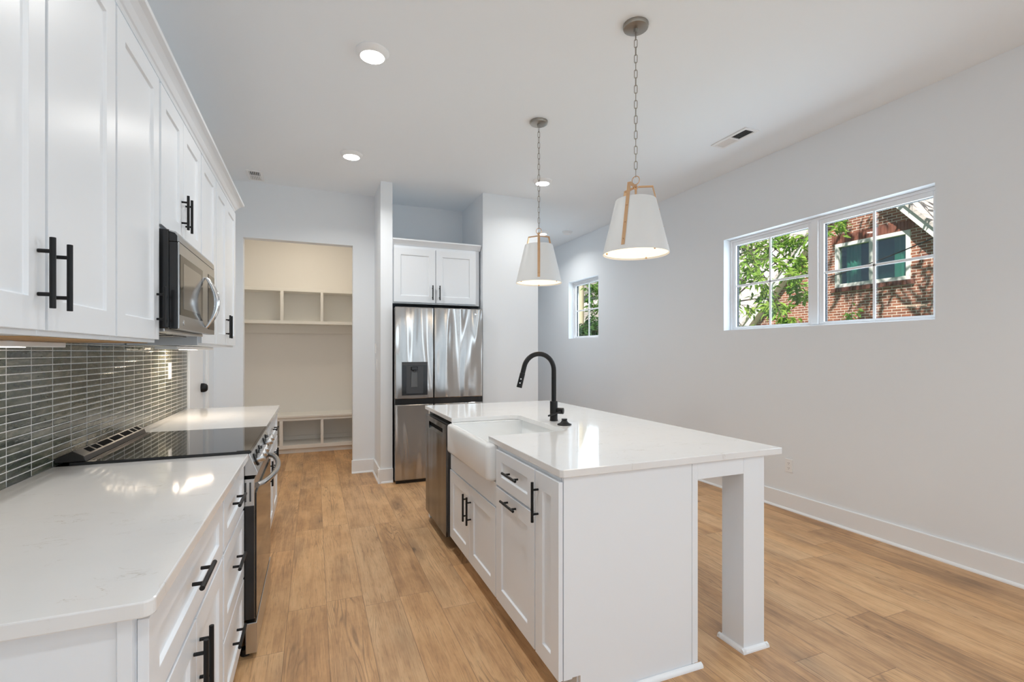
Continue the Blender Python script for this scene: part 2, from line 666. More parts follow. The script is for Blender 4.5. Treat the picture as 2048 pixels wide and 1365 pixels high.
M_DIFF = mat('pendant_diffuser', (0.9, 0.85, 0.75), 0.5, emit=(1.0, 0.80, 0.55), estr=0.85)
M_BRICK = brick_mat()
M_SHIN = shingle_mat()
M_WHT = mat('exterior_white', (0.72, 0.73, 0.70), 0.6)
M_SIDING = mat('blue_siding', (0.30, 0.38, 0.45), 0.7)
M_SIDW = mat('pale_siding', (0.70, 0.74, 0.78), 0.7)
M_POST = mat('weathered_pole', (0.56, 0.50, 0.36), 0.8)
M_HSHADE = mat('room_shade_dark', (0.03, 0.075, 0.07), 0.03, spec=1.0)
M_CURT = mat('curtain_cloth', (0.45, 0.58, 0.50), 0.9)
M_HPANE = pane_mat('house_pane', (0.55, 0.80, 0.74), 0.16)
M_GRASS = mat('lawn_green', (0.10, 0.17, 0.05), 0.9)
M_BARK = mat('bark', (0.10, 0.075, 0.055), 0.9)
M_LEAF1 = leaf_mat('leaf_bright', (0.16, 0.34, 0.045), (0.36, 0.52, 0.10))
M_LEAF2 = leaf_mat('leaf_mid', (0.08, 0.19, 0.04), (0.20, 0.36, 0.07))
M_LEAF3 = leaf_mat('leaf_dark', (0.03, 0.08, 0.03), (0.10, 0.20, 0.06))
M_WIRE = mat('wire_black', (0.03, 0.03, 0.03), 0.7)

# ------------------------------------------------------------------ room shell
struct('floor', MB().box(-1.6, 4.04, -4.2, 9.0, -0.08, 0.0), M_FLOOR, 'oak plank floor running the length of the kitchen')
struct('ceiling', MB().box(-1.6, 4.04, -4.2, 9.0, ZC, ZC + 0.25), M_CEIL, 'flat white ceiling')
DOOR_Y0, DOOR_Y1, DOOR_Z = 4.735, 5.385, 2.06
struct('wall_left', wall_holes('X', -1.12, -0.961, -4.2, 5.904, 0, ZC, [(DOOR_Y0, DOOR_Y1, -0.01, DOOR_Z)]), M_WALL, 'white left wall')
struct('trim_1', MB().box(-0.9605, XL, -0.2, 4.64, ZT + 0.0005, 1.4135), M_TILE, 'backsplash of stacked olive glazed tiles')
struct('door_gap_blocker', MB().box(-1.22, -1.121, DOOR_Y0 - 0.2, DOOR_Y1 + 0.2, 0, DOOR_Z + 0.2), M_WALL, 'unseen blocker added behind the side door against light leaks')  # added blocker that keeps sun from leaking through the door gaps
struct('wall_far', wall_holes('Y', 5.794, 5.904, -0.9605, 0.6475, 0, ZC, [(-0.69, 0.408, -0.01, 2.584)]), M_WALL, 'far wall with the opening to the mudroom')
struct('wall_fin', MB().box(0.6475, 0.769, 5.244, 6.10, 0, ZC), M_WALL, 'thin wall end left of the fridge')
struct('wall_niche', MB().box(0.769, 1.76, 6.002, 6.10, 0, ZC), M_WALL, 'back wall above the fridge cabinet')
struct('wall_block', MB().box(1.76, 2.446, 5.196, 8.9, 0, ZC), M_WALL, 'bright wall right of the fridge')
WIN1 = (1.940, 3.746, 1.594, 2.507)
WIN2 = (6.088, 6.978, 1.594, 2.507)
WIN3 = (-2.45, -0.75, 0.95, 2.507)
struct('wall_right', wall_holes('X', XR, XR + 0.19, -4.2, 9.0, 0, ZC, [WIN1, WIN2, WIN3]), M_WALL, 'long right wall with high windows')
struct('wall_back', wall_holes('Y', -4.2, -4.0, -0.961, XR, 0, ZC, [(-0.70, 3.58, 0.06, 2.52)]), M_WALL, 'wall behind the camera')
struct('wall_hall', MB().box(2.446, XR, 8.8, 8.9, 0, ZC), M_WALL, 'end wall of the hall')
struct('wall_mudroom', MB().box(-1.12, 0.78, 7.6802, 7.78, 0, ZC), M_WARM, 'mudroom back wall')
struct('wall_mudroom_left', MB().box(-1.12, -1.0, 5.9045, 7.68, 0, ZC), M_WARM, 'mudroom side wall')
struct('wall_mudroom_right', MB().box(0.70, 0.768, 6.10, 7.68, 0, ZC), M_WARM, 'mudroom side wall by the fridge')


def base_profile(face, sgn, t=0.015, h=0.148):
    """2-D profile (offset along the wall normal, height)"""
    s = sgn
    return [(face, 0.0), (face + s * (t + 0.014), 0.0), (face + s * (t + 0.013), 0.008), (face + s * (t + 0.006), 0.017), (face + s * t, 0.019), (face + s * t, h - 0.004), (face + s * (t - 0.004), h), (face, h)]


struct('baseboard_right', MB().prism(base_profile(XR - 0.0005, -1), 'Y', -3.98, 8.79), M_TRIM, 'white baseboard of the right wall')
struct('baseboard_block', MB().prism(base_profile(2.4465, 1), 'Y', 5.18, 8.79), M_TRIM)
m = MB()
m.prism(base_profile(5.1955, -1), 'X', 1.762, 2.476)
struct('baseboard_fridge', m, M_TRIM)
m = MB()
m.prism(base_profile(5.7935, -1), 'X', 0.394, 0.6465)
m.prism(base_profile(0.647, -1), 'Y', 5.215, 5.793)
m.prism(base_profile(5.2435, -1), 'X', 0.618, 0.772)
struct('baseboard_fin', m, M_TRIM, 'white baseboard wrapping the thin wall')
struct('baseboard_far', MB().prism(base_profile(5.7935, -1), 'X', -0.93, -0.676), M_TRIM)

# side door in the left wall beyond the counter
m = MB()
m.box(-1.0, -0.975, DOOR_Y0 + 0.003, DOOR_Y1 - 0.012, 0.01, DOOR_Z - 0.004)
d1 = struct('door_1', m, M_TRIM, 'white side door beyond the counter', bevel=0.002)
obj('door_knob', MB().lathe([(0.0, 0.0), (0.042, 0.0), (0.042, 0.022), (0.036, 0.040), (0.024, 0.050), (0.0, 0.053)], (-0.975, 5.300, 1.042), (1, 0, 0)), M_BLK, d1, smooth=40)['label'] = 'matte black door knob'
m = MB()
for (y0, y1) in ((4.645, DOOR_Y0), (DOOR_Y1, DOOR_Y1 + 0.09)):
    m.box(-0.9605, -0.945, y0, y1, 0, DOOR_Z + 0.085)
    m.box(-0.945, -0.938, y0 + 0.015, y1 - 0.03, 0, DOOR_Z + 0.085)
m.box(-0.9605, -0.945, DOOR_Y0, DOOR_Y1, DOOR_Z, DOOR_Z + 0.085)
struct('trim_2', m, M_TRIM, 'white casing of the side door', bevel=0.002)


# ------------------------------------------------------------------ windows
def slider_window(name, y0, y1, z0, z1, units, label):
    """white vinyl window set in the right wall; units share one outer frame."""
    xa, xb = XR + 0.085, XR + 0.165
    fr = MB()
    t = 0.022
    fr.box(xa, xb, y0 + 0.001, y0 + t, z0 + 0.001, z1 - 0.001)
    fr.box(xa, xb, y1 - t, y1 - 0.001, z0 + 0.001, z1 - 0.001)
    fr.box(xa, xb, y0 + t, y1 - t, z0 + 0.001, z0 + 0.014)
    fr.box(xa, xb, y0 + t, y1 - t, z1 - t, z1 - 0.001)
    w = struct(name, fr, M_VINYL, label, bevel=0.002)
    n = units
    step = (y1 - y0) / n
    for i in range(n):
        a, b = y0 + i * step, y0 + (i + 1) * step
        if n > 1 and i > 0:
            obj('mullion', MB().box(xa - 0.008, xb, a - 0.030, a + 0.030, z0 + 0.015, z1 - t - 0.001), M_VINYL, w, bevel=0.002)
        a += t + 0.001 if i == 0 else 0.031
        b -= t + 0.001 if i == n - 1 else 0.031
        s = MB()
        x0, x1 = xa + 0.012, xa + 0.048
        sw = 0.038
        s.box(x0, x1, a, a + sw, z0 + 0.016, z1 - t - 0.001)
        s.box(x0, x1, b - sw, b, z0 + 0.016, z1 - t - 0.001)
        s.box(x0, x1, a + sw, b - sw, z0 + 0.016, z0 + 0.036)
        s.box(x0, x1, a + sw, b - sw, z1 - t - sw - 0.001, z1 - t - 0.001)
        sash = obj('sash', s, M_VINYL, w, bevel=0.0025)
        g0, g1, h0, h1 = a + sw, b - sw, z0 + 0.036, z1 - t - sw - 0.001
        gk = MB()
        for (p, q, r, u) in ((g0, g1, h0, h0 + 0.003), (g0, g1, h1 - 0.004, h1), (g0, g0 + 0.007, h0 + 0.003, h1 - 0.004), (g1 - 0.007, g1, h0 + 0.003, h1 - 0.004)):
            gk.box(x0 + 0.022, x1 + 0.002, p, q, r, u)
        obj('gasket', gk, M_BLKP, sash)
        obj('pane', MB().box(x0 + 0.027, x0 + 0.031, g0 + 0.0072, g1 - 0.0072, h0 + 0.0032, h1 - 0.0042), M_PANE, sash)
        mu = MB()
        yc, zc = (g0 + g1) / 2, (h0 + h1) / 2
        mu.box(x0 + 0.010, x0 + 0.021, yc - 0.010, yc + 0.010, h0, h1)
        mu.box(x0 + 0.010, x0 + 0.0205, g0, g1, zc - 0.010, zc + 0.010)
        obj('muntin', mu, M_VINYL, sash, bevel=0.003)
        obj('sash_lock', MB().box(x0 - 0.008, x0 - 0.0005, yc - 0.09, yc + 0.09, z1 - t - 0.022, z1 - t - 0.016), M_PLATE, sash)
    return w


slider_window('window_1', *WIN1, 2, 'wide two-sash high window in the right wall')
slider_window('window_2', *WIN2, 1, 'small far window in the right wall')
slider_window('added_window_3', *WIN3, 2, 'unseen side window added behind the camera for the fill light')  # invented window, added to house the side fill light
# unseen sliding doors, invented to carry the back fill light
m = MB()
for (a, b) in ((-0.698, -0.62), (0.70, 0.79), (2.08, 2.17), (3.50, 3.578)):
    m.box(a, b, -4.14, -4.06, 0.061, 2.519)
m.box(-0.62, 3.50, -4.14, -4.06, 0.061, 0.15)
m.box(-0.62, 3.50, -4.14, -4.06, 2.44, 2.519)
dd = struct('added_door_2', m, M_VINYL, 'unseen glazed doors added behind the camera for the fill light')
obj('pane', MB().box(-0.62, 3.50, -4.102, -4.098, 0.15, 2.44), M_PANE, dd)

# ------------------------------------------------------------------ generic hardware
def pull(parent, c, along, out, length=0.168, span=0.102, stand=0.028):
    """black bar pull; c = centre on the door face"""
    c, a, n = Vector(c), Vector(along), Vector(out)
    h = MB()
    h.cyl(c + n * stand - a * length / 2, c + n * stand + a * length / 2, 0.0062, 16)
    for s in (-1, 1):
        h.cyl(c + n * 0.0004 + a * s * span / 2, c + n * stand + a * s * span / 2, 0.0048, 12)
    return obj('pull', h, M_BLK, parent, smooth=40, bevel=0.0008)


def front(parent, name, mp, u0, u1, v0, v1, stile=0.068, rail=0.068, mat_=None):
    m = MB()
    m.shaker(mp, u0, u1, v0, v1, 0.0185, stile, rail)
    return obj(name, m, mat_ or M_CAB, parent, bevel=0.0012)


# ------------------------------------------------------------------ left run: base cabinets
FXB = -0.287
bmap = lambda u, v, w: (FXB + w, u, v)
XB1 = FXB - 0.0195
OUT = Vector((1, 0, 0))


def base_box(t, y0, y1):
    m = MB()
    m.prism([(XL + 0.001, 0.0), (-0.385, 0.0), (-0.385, 0.105), (XB1, 0.105), (XB1, ZU - 0.0005), (XL + 0.001, ZU - 0.0005)], 'Y', y0, y1)
    obj('body', m, M_CAB, t)


t = thing('base_cabinet', (-0.6, 1.51, 0), 'white base cabinet nearest the camera, one wide drawer over two doors', 'cabinet', 'base cabinets of the left run')
base_box(t, 1.105, 1.912)
m = MB()
emap = lambda u, v, w: (u, 1.086 - w, v)
m.shaker(emap, XL + 0.002, -0.3085, 0.0, ZU - 0.0006, 0.018, 0.022, 0.0001, 0.007)
obj('end_panel', m, M_CAB, t)
d = front(t, 'drawer', bmap, 1.103, 1.900, 0.686, 0.874, rail=0.056)
pull(d, (FXB, 1.5, 0.784), (0, 1, 0), OUT)
for (a, b, hy) in ((1.103, 1.499, 1.466), (1.504, 1.900, 1.538)):
    d = front(t, 'door', bmap, a, b, 0.112, 0.672)
    pull(d, (FXB, hy, 0.545), (0, 0, 1), OUT)

t = thing('base_cabinet', (-0.6, 2.18, 0), 'white base cabinet of three stacked drawers just before the range', 'cabinet', 'base cabinets of the left run')
base_box(t, 1.9135, 2.452)
for (a, b, hz) in ((0.686, 0.874, 0.797), (0.381, 0.674, 0.556), (0.112, 0.369, 0.262)):
    d = front(t, 'drawer', bmap, 1.927, 2.440, a, b, rail=0.056)
    pull(d, (FXB, 2.165, hz), (0, 1, 0), OUT)

t = thing('base_cabinet', (-0.6, 3.45, 0), 'narrow white base cabinet just beyond the range, under the far counter', 'cabinet', 'base cabinets of the left run')
base_box(t, 3.222, 3.69)
d = front(t, 'drawer', bmap, 3.238, 3.680, 0.686, 0.874, rail=0.056)
pull(d, (FXB, 3.459, 0.79), (0, 1, 0), OUT)
d = front(t, 'door', bmap, 3.238, 3.680, 0.112, 0.672)
pull(d, (FXB, 3.645, 0.555), (0, 0, 1), OUT)
t = thing('base_cabinet', (-0.6, 4.13, 0), 'white base cabinet at the far end of the left counter, nearest the mudroom', 'cabinet', 'base cabinets of the left run')
base_box(t, 3.6915, 4.565)
d = front(t, 'drawer', bmap, 3.705, 4.560, 0.686, 0.874, rail=0.056)
pull(d, (FXB, 4.10, 0.795), (0, 1, 0), OUT)
for (a, b, hy) in ((3.705, 4.128, 4.094), (4.133, 4.560, 4.168)):
    d = front(t, 'door', bmap, a, b, 0.112, 0.672)
    pull(d, (FXB, hy, 0.552), (0, 0, 1), OUT)


def slab(poly, name, label, bevel=0.003):
    o = obj(name, MB().prism(poly, 'Z', ZU, ZT), M_QTZ, bevel=bevel)
    return tag(o, label, 'countertop', 'white quartz countertops')


def arc(cx, cy, r, a0, a1, n=6):
    return [(cx + r * math.cos(math.radians(a0 + (a1 - a0) * i / n)), cy + r * math.sin(math.radians(a0 + (a1 - a0) * i / n))) for i in range(n + 1)]


XCF = -0.271
slab([(XL + 0.0005, 1.066), *arc(XCF - 0.02, 1.066 + 0.02, 0.02, -90, 0), (XCF, 2.4525), (XL + 0.0005, 2.4525)], 'countertop', 'white quartz counter in the left foreground, ending at the range')
slab([(XL + 0.0005, 3.2215), (XCF, 3.2215), (XCF, 4.583), (XL + 0.0005, 4.583)], 'countertop', 'white quartz counter on the left beyond the range')

# ------------------------------------------------------------------ upper cabinets
FXU = -0.600
umap = lambda u, v, w: (FXU + w, u, v)
XU1 = FXU - 0.0195
ZUB, ZUT = 1.414, 2.535


def upper(y0, y1, doors, label, zb=ZUB, under=None, group='upper cabinets of the left run'):
    t = thing('upper_cabinet', (-0.8, (y0 + y1) / 2, zb), label, 'cabinet', group)
    obj('body', MB().box(-0.9525, XU1, y0, y1, zb, ZUT), M_CAB, t, bevel=0.001)
    if under is not None:
        obj('underside', MB().box(-0.945, XU1 - 0.02, y0 + 0.02, y1 - 0.018, zb - 0.003, zb - 0.0003), under, t)['label'] = 'raw plywood underside'
    for (a, b, hy) in doors:
        z0 = zb + 0.013
        d = front(t, 'door', umap, a, b, z0, 2.517, stile=0.074, rail=0.076)
        if hy is not None:
            zc = 1.562 if zb < 1.6 else 2.058
            pull(d, (FXU, hy, zc), (0, 0, 1), OUT)
    return t


upper(1.066, 1.5165, [(1.069, 1.510, 1.474)], 'white upper cabinet nearest the camera, at the left edge of the photo')
upper(1.5175, 1.967, [(1.524, 1.959, 1.561)], 'second white upper cabinet from the camera, its pull on the near side of the door', under=M_WOODP)
upper(1.968, 2.455, [(1.975, 2.440, 2.404)], 'white upper cabinet just before the microwave, its pull on the far side', under=M_WOODP)
upper(2.456, 3.262, [(2.472, 2.847, 2.812), (2.853, 3.250, 2.890)], 'short two-door white upper cabinet above the microwave', zb=1.905)
upper(3.263, 3.720, [(3.275, 3.710, 3.312)], 'white single-door upper cabinet just beyond the microwave')
upper(3.721, 4.586, [(3.732, 4.138, 4.100), (4.144, 4.574, 4.182)], 'white two-door upper cabinet at the far end of the left run')
# crown
prof = [(0.0, 2.536), (0.006, 2.548), (0.012, 2.553), (0.026, 2.572), (0.044, 2.590), (0.062, 2.598), (0.064, 2.612), (0.0, 2.612)]
m = MB()
R_ = []
for o_, z_ in prof:
    xo, yo = XU1 + 0.012 + o_, 4.587 + o_
    R_.append([m.bm.verts.new(p) for p in ((xo, 1.066, z_), (xo, yo, z_), (-0.953, yo, z_))])
for i in range(len(prof)):
    A, B = R_[i], R_[(i + 1) % len(prof)]
    for k in (0, 1):
        m.bm.faces.new((A[k], A[k + 1], B[k + 1], B[k]))
m.bm.faces.new([r[0] for r in R_])
m.bm.faces.new([r[2] for r in R_][::-1])
tag(obj('crown_molding', m, M_CAB), 'white crown molding along the top of the left upper cabinets', 'molding')


def led_bar(x0, x1, y0, y1, lx0, lx1, l0, l1, label):
    t = thing('under_cabinet_light', ((x0 + x1) / 2, (y0 + y1) / 2, 1.40), label, 'light', 'under-cabinet lights')
    obj('housing', MB().box(x0, x1, y0, y1, 1.392, 1.4105), M_PLATE, t, bevel=0.003)
    obj('lens', MB().box(lx0, lx1, l0, l1, 1.3895, 1.3915), M_LED, t)
    return t


led_bar(-0.945, -0.865, 1.10, 2.33, -0.935, -0.885, 1.12, 2.10, 'white light bar under the near left upper cabinets')
led_bar(-0.860, -0.745, 3.40, 4.50, -0.825, -0.785, 3.79, 4.14, 'white light bar under the far left upper cabinets, above the wall outlet')
area_light('under_cabinet_glow_far', (-0.805, 3.97, 1.387), (-0.25, 0.1, -1), 0.04, 0.33, 3.6, (1.0, 0.82, 0.62))

# ------------------------------------------------------------------ microwave
t = thing('microwave', (-0.74, 2.86, 1.46), 'stainless over-the-range microwave hung above the cooktop', 'microwave')
obj('body', MB().box(-0.9525, -0.572, 2.468, 3.250, 1.478, 1.8995), M_BLKP, t, bevel=0.004)
obj('base_pan', MB().box(-0.945, -0.590, 2.475, 3.243, 1.462, 1.4775), M_STEEL, t, bevel=0.002)
obj('grease_filter', MB().box(-0.88, -0.66, 2.52, 2.80, 1.457, 1.4615), M_DKG, t)
obj('grease_filter', MB().box(-0.88, -0.66, 2.92, 3.20, 1.457, 1.4615), M_DKG, t)
m = MB()
m.prism([(-0.5415, 1.848), (-0.534, 1.848), (-0.536, 1.875), (-0.5455, 1.890), (-0.5715, 1.895), (-0.5715, 1.890), (-0.550, 1.884), (-0.5415, 1.872)], 'Y', 2.464, 3.254)
vg = obj('vent_grille', m, M_MWST, t, bevel=0.001)
m = MB()
m.prism([(-0.5715, 1.848), (-0.5418, 1.848), (-0.5418, 1.8715), (-0.5505, 1.8832), (-0.5715, 1.889)], 'Y', 2.464, 3.254)
obj('vent_core', m, M_BLKP, vg, bevel=0.002)
m = MB()
m.box(-0.5715, -0.5415, 2.464, 3.254, 1.474, 1.8465)
dr = obj('door', m, M_BLKP, t, bevel=0.003)
obj('door_panel', MB().box(-0.5413, -0.534, 2.464, 3.254, 1.474, 1.8465), M_MWST, dr, bevel=0.003)['label'] = 'stainless door front'
obj('window', MB().box(-0.5338, -0.5325, 2.475, 2.93, 1.535, 1.795), M_OVENG, dr)['label'] = 'dark glass window'
obj('mesh_screen', MB().box(-0.5324, -0.5318, 2.530, 2.885, 1.565, 1.765), mat('microwave_mesh', (0.26, 0.25, 0.24), 0.10, 0.7), dr)
obj('control_panel', MB().box(-0.5338, -0.5325, 3.075, 3.245, 1.50, 1.80), M_OVENG, t)
obj('badge', MB().lathe([(0, 0), (0.012, 0), (0.012, 0.0015), (0.009, 0.002), (0, 0.002)], (-0.534, 2.545, 1.505), (1, 0, 0), 24), M_CHROME, dr, smooth=40)
pts = []
rad = []
for i in range(25):
    s = i / 24
    a = math.sin(PI * s)
    pts.append((-0.5305 + 0.050 * a ** 0.85, 3.005, 1.505 + 0.265 * s))
    rad.append(0.006 + 0.009 * a ** 0.7)
obj('handle', MB().tube(pts, rad, 14), M_CHROME, dr, smooth=50)['label'] = 'bowed chrome handle'

# ------------------------------------------------------------------ range
RY0, RY1 = 2.4545, 3.2195
t = thing('range', (-0.6, 2.837, 0), 'slide-in stainless electric range with black glass cooktop', 'range')
obj('body', MB().box(XL + 0.002, -0.306, RY0, RY1, 0.03, 0.9215), M_BLKP, t)
m = MB()
m.prism([(-0.9, ZT + 0.0012), (-0.262, ZT + 0.0012), (-0.258, ZT + 0.006), (-0.262, 0.9345), (-0.9, 0.9345)], 'Y', RY0 - 0.006, RY1 + 0.006)
obj('cooktop', m, M_BLKG, t, bevel=0.001)['label'] = 'black glass cooktop'
obj('front_trim', MB().box(-0.318, -0.266, RY0 + 0.004, RY1 - 0.004, 0.9346, 0.9358), M_OVENG, t)
prof = [(-0.950, 0.9348), (-0.950, 0.950), (-0.893, 0.9775), (-0.857, 0.956), (-0.850, 0.9348)]
bgd = obj('rear_vent', MB().prism(prof, 'Y', RY0 + 0.004, RY1 - 0.004), mat('bronze_black', (0.024, 0.021, 0.019), 0.30, 0.2), t, bevel=0.002)
n = Vector((0.0215, 0, 0.036)).normalized()
y = RY0 + 0.085
for L in (0.05, 0.05, 0.115, 0.115, 0.115, 0.05, 0.05):
    a, b = Vector((-0.8865, 0, 0.9737)), Vector((-0.8635, 0, 0.9599))
    q = MB()
    P = [a + n * -0.001, b + n * -0.001, b + n * 0.0007, a + n * 0.0007]
    q.prism([(p.x, p.z) for p in P], 'Y', y, y + L)
    obj('slot', q, M_SLOT, bgd)
    y += L + 0.018
for k in range(4):
    obj('rail', MB().cyl((-0.842 + 0.010 * k, RY0 + 0.03, 0.9362), (-0.842 + 0.010 * k, RY1 - 0.03, 0.9362), 0.0012, 6), M_NICKEL, bgd) if k in (0, 1, 2) else None
# control panel wedge with knobs
m = MB()
m.prism([(-0.3055, 0.9205), (-0.268, 0.9205), (-0.234, 0.832), (-0.234, 0.822), (-0.289, 0.822), (-0.3055, 0.85)], 'Y', RY0 + 0.002, RY1 - 0.002)
cp = obj('control_panel', m, M_STEEL, t, bevel=0.0015)
kn = Vector((0.0885, 0, 0.034)).normalized()
for i, yy in enumerate((2.545, 2.655, 2.765, 2.990, 3.110)):
    c0 = Vector((-0.2505, yy, 0.875)) + kn * 0.0006
    k = obj('knob', MB().lathe([(0.0, 0.0), (0.030, 0.0), (0.030, 0.004), (0.026, 0.006), (0.0, 0.006)], c0, kn, 24), M_BLKP, t, smooth=40)
    obj('knob_grip', MB().lathe([(0.0, 0.0062), (0.0225, 0.0062), (0.0225, 0.016), (0.0195, 0.034), (0.018, 0.036), (0.0, 0.036)], c0, kn, 24), M_STEEL, k, smooth=40)['label'] = 'stainless knob face'
m = MB()
m.box(-0.3055, -0.247, RY0 + 0.004, RY1 - 0.004, 0.176, 0.806)
od = obj('oven_door', m, M_STEEL, t, bevel=0.003)
obj('oven_window', MB().box(-0.2468, -0.2395, RY0 + 0.006, RY1 - 0.006, 0.180, 0.742), M_OVENG, od, bevel=0.001)['label'] = 'dark reflective oven glass'
obj('door_side', MB().box(-0.303, -0.2485, RY0 + 0.0015, RY0 + 0.0038, 0.178, 0.685), M_BLKP, od)['label'] = 'black door edge below the steel'
m = MB()
for (a, b) in ((-0.287, -0.280), (-0.268, -0.261)):
    m.box(a, b, RY0 + 0.002, RY0 + 0.0038, 0.705, 0.790)
obj('edge_vent', m, M_DKG, od)
pts, rad = [], []
for i in range(27):
    s = i / 26
    a = math.sin(PI * s)
    pts.append((-0.240 + 0.062 * a ** 0.6, RY0 + 0.03 + (RY1 - RY0 - 0.06) * s, 0.770))
    rad.append(0.0135)
obj('oven_handle', MB().tube(pts, rad, 14), M_STEEL, od, smooth=50)['label'] = 'bowed stainless handle'
obj('drawer', MB().box(-0.284, -0.238, RY0 + 0.004, RY1 - 0.004, 0.022, 0.160), M_STEEL, t, bevel=0.003)
for (xx, yy) in ((-0.29, RY0 + 0.05), (-0.29, RY1 - 0.05), (-0.88, RY0 + 0.05), (-0.88, RY1 - 0.05)):
    obj('foot', MB().cyl((xx, yy, 0.0), (xx, yy, 0.0298), 0.02, 14), M_BLKP, t)

# ------------------------------------------------------------------ fridge and the cabinet over it
FY = 5.12
t = thing('refrigerator', (1.25, 5.5, 0), 'stainless side-by-side refrigerator with black water dispenser', 'refrigerator')
obj('body', MB().box(0.783, 1.735, FY + 0.075, 5.95, 0.02, 1.842), mat('fridge_case', (0.02, 0.02, 0.021), 0.4), t, bevel=0.004)
obj('base_grille', MB().box(0.79, 1.725, FY + 0.03, FY + 0.0745, 0.0, 0.034), M_BLKP, t)
GX = 1.184


def fdoor(x0, x1, z0, z1):
    return obj('door', MB().box(x0, x1, FY, FY + 0.068, z0, z1), M_FRIDGE, t, bevel=0.008, seg=3)


ul = fdoor(0.778, GX - 0.004, 0.886, 1.849)
ur = fdoor(GX + 0.004, 1.733, 0.886, 1.851)
ll = fdoor(0.778, GX - 0.004, 0.036, 0.826)
lr = fdoor(GX + 0.004, 1.733, 0.036, 0.826)
for (a, b) in ((0.779, GX - 0.004), (GX + 0.004, 1.732)):
    obj('handle_pocket', MB().box(a, b, FY + 0.014, FY + 0.074, 0.8275, 0.8845), M_BLKP, t)['label'] = 'black recessed handle band'
obj('gasket', MB().box(GX - 0.0038, GX + 0.0038, FY + 0.02, FY + 0.074, 0.04, 1.84), M_BLKP, t)
obj('badge', MB().lathe([(0, 0), (0.0155, 0), (0.0155, 0.0015), (0.011, 0.0025), (0, 0.0025)], (1.652, FY, 1.795), (0, -1, 0), 28), M_CHROME, ur, smooth=40)['label'] = 'small round chrome badge'
dx0, dx1, dz0, dz1 = 0.846, 1.115, 0.922, 1.272
m = wall_holes('Y', FY - 0.0045, FY - 0.0003, dx0, dx1, dz0, dz1, [(dx0 + 0.045, dx1 - 0.045, dz0 + 0.02, dz1 - 0.045)])
ds = obj('dispenser', m, M_BLKP, ul)
ds['label'] = 'black water and ice dispenser'
obj('dispenser', MB().box(dx0 + 0.0455, dx1 - 0.0455, FY - 0.0014, FY - 0.0002, dz0 + 0.0205, dz1 - 0.0455), M_DKG, ul)
obj('dispenser', MB().box(dx0 + 0.001, dx1 - 0.001, FY - 0.0085, FY - 0.0047, dz1 - 0.036, dz1 - 0.001), M_DKG, ul)
obj('nozzle', MB().box(0.940, 1.010, FY - 0.020, FY - 0.0016, dz1 - 0.088, dz1 - 0.047), M_BLKP, ul, bevel=0.006)
obj('nozzle', MB().cyl((0.975, FY - 0.012, dz1 - 0.100), (0.975, FY - 0.012, dz1 - 0.0885), 0.016, 16), M_DKG, ul)
obj('paddle', MB().prism([(0.944, dz1 - 0.105), (1.006, dz1 - 0.105), (1.012, dz0 + 0.085), (0.938, dz0 + 0.085)], 'Y', FY - 0.008, FY - 0.0018), mat('smoked_paddle', (0.10, 0.10, 0.10), 0.12), ul, bevel=0.002)

FCY = 5.25
fmap = lambda u, v, w: (u, FCY - w, v)
t = thing('fridge_cabinet', (1.26, 5.6, 1.90), 'white two-door cabinet above the refrigerator', 'cabinet')
obj('body', MB().box(0.771, 1.740, FCY + 0.0195, 5.99, 1.897, 2.520), M_CAB, t, bevel=0.001)
for (a, b, hx) in ((0.784, 1.2325, 1.198), (1.2385, 1.694, 1.276)):
    d = front(t, 'door', fmap, a, b, 1.912, 2.492, stile=0.072, rail=0.072)
    pull(d, (hx, FCY, 2.022), (0, 0, 1), (0, -1, 0), length=0.160)
m = MB()
m.prism([(5.99, 2.5205), (FCY + 0.0195, 2.5205), (FCY + 0.010, 2.528), (FCY + 0.004, 2.535), (FCY - 0.022, 2.563), (FCY - 0.030, 2.570), (FCY - 0.030, 2.584), (5.99, 2.584)], 'X', 0.771, 1.752)
obj('crown', m, M_CAB, t)

# ------------------------------------------------------------------ island
FXI = 0.870
imap = lambda u, v, w: (FXI - w, u, v)
XI1 = FXI + 0.0195
XIB = 1.534
NEG = Vector((-1, 0, 0))


def ibox(t, y0, y1):
    m = MB()
    m.prism([(XIB, 0.0), (0.960, 0.0), (0.960, 0.100), (XI1, 0.100), (XI1, ZU - 0.0005), (XIB, ZU - 0.0005)], 'Y', y0, y1)
    obj('body', m, M_CAB, t)


t = thing('island_cabinet', (1.2, 1.77, 0), 'narrow one-door island cabinet at the near corner, with a tall vertical pull', 'cabinet', 'cabinets of the island')
ibox(t, 1.681, 1.880)
d = front(t, 'door', imap, 1.663, 1.876, 0.104, 0.872, stile=0.068, rail=0.07)
pull(d, (FXI, 1.846, 0.748), (0, 0, 1), NEG)
t = thing('island_cabinet', (1.2, 2.12, 0), 'island cabinet right of the sink, one drawer above a tall pull-out door', 'cabinet', 'cabinets of the island')
ibox(t, 1.881, 2.362)
d = front(t, 'drawer', imap, 1.886, 2.356, 0.694, 0.872, stile=0.074, rail=0.052)
pull(d, (FXI, 2.115, 0.788), (0, 1, 0), NEG)
d = front(t, 'door', imap, 1.886, 2.356, 0.104, 0.682, stile=0.074, rail=0.074)
pull(d, (FXI, 2.140, 0.645), (0, 1, 0), NEG)
t = thing('sink_cabinet', (1.2, 2.82, 0), 'two-door island cabinet below the farmhouse sink', 'cabinet', 'cabinets of the island')
m = MB()
m.box(XI1, XIB, 2.3635, 2.3785, 0.1, ZU - 0.0005)
m.box(XI1, XIB, 3.2650, 3.2800, 0.1, ZU - 0.0005)
m.box(XI1, XIB, 2.3785, 3.2650, 0.1, 0.118)
m.box(1.515, XIB, 2.3785, 3.2650, 0.118, ZU - 0.0005)
m.box(0.960, 0.975, 2.3635, 3.2800, 0.0, 0.1)
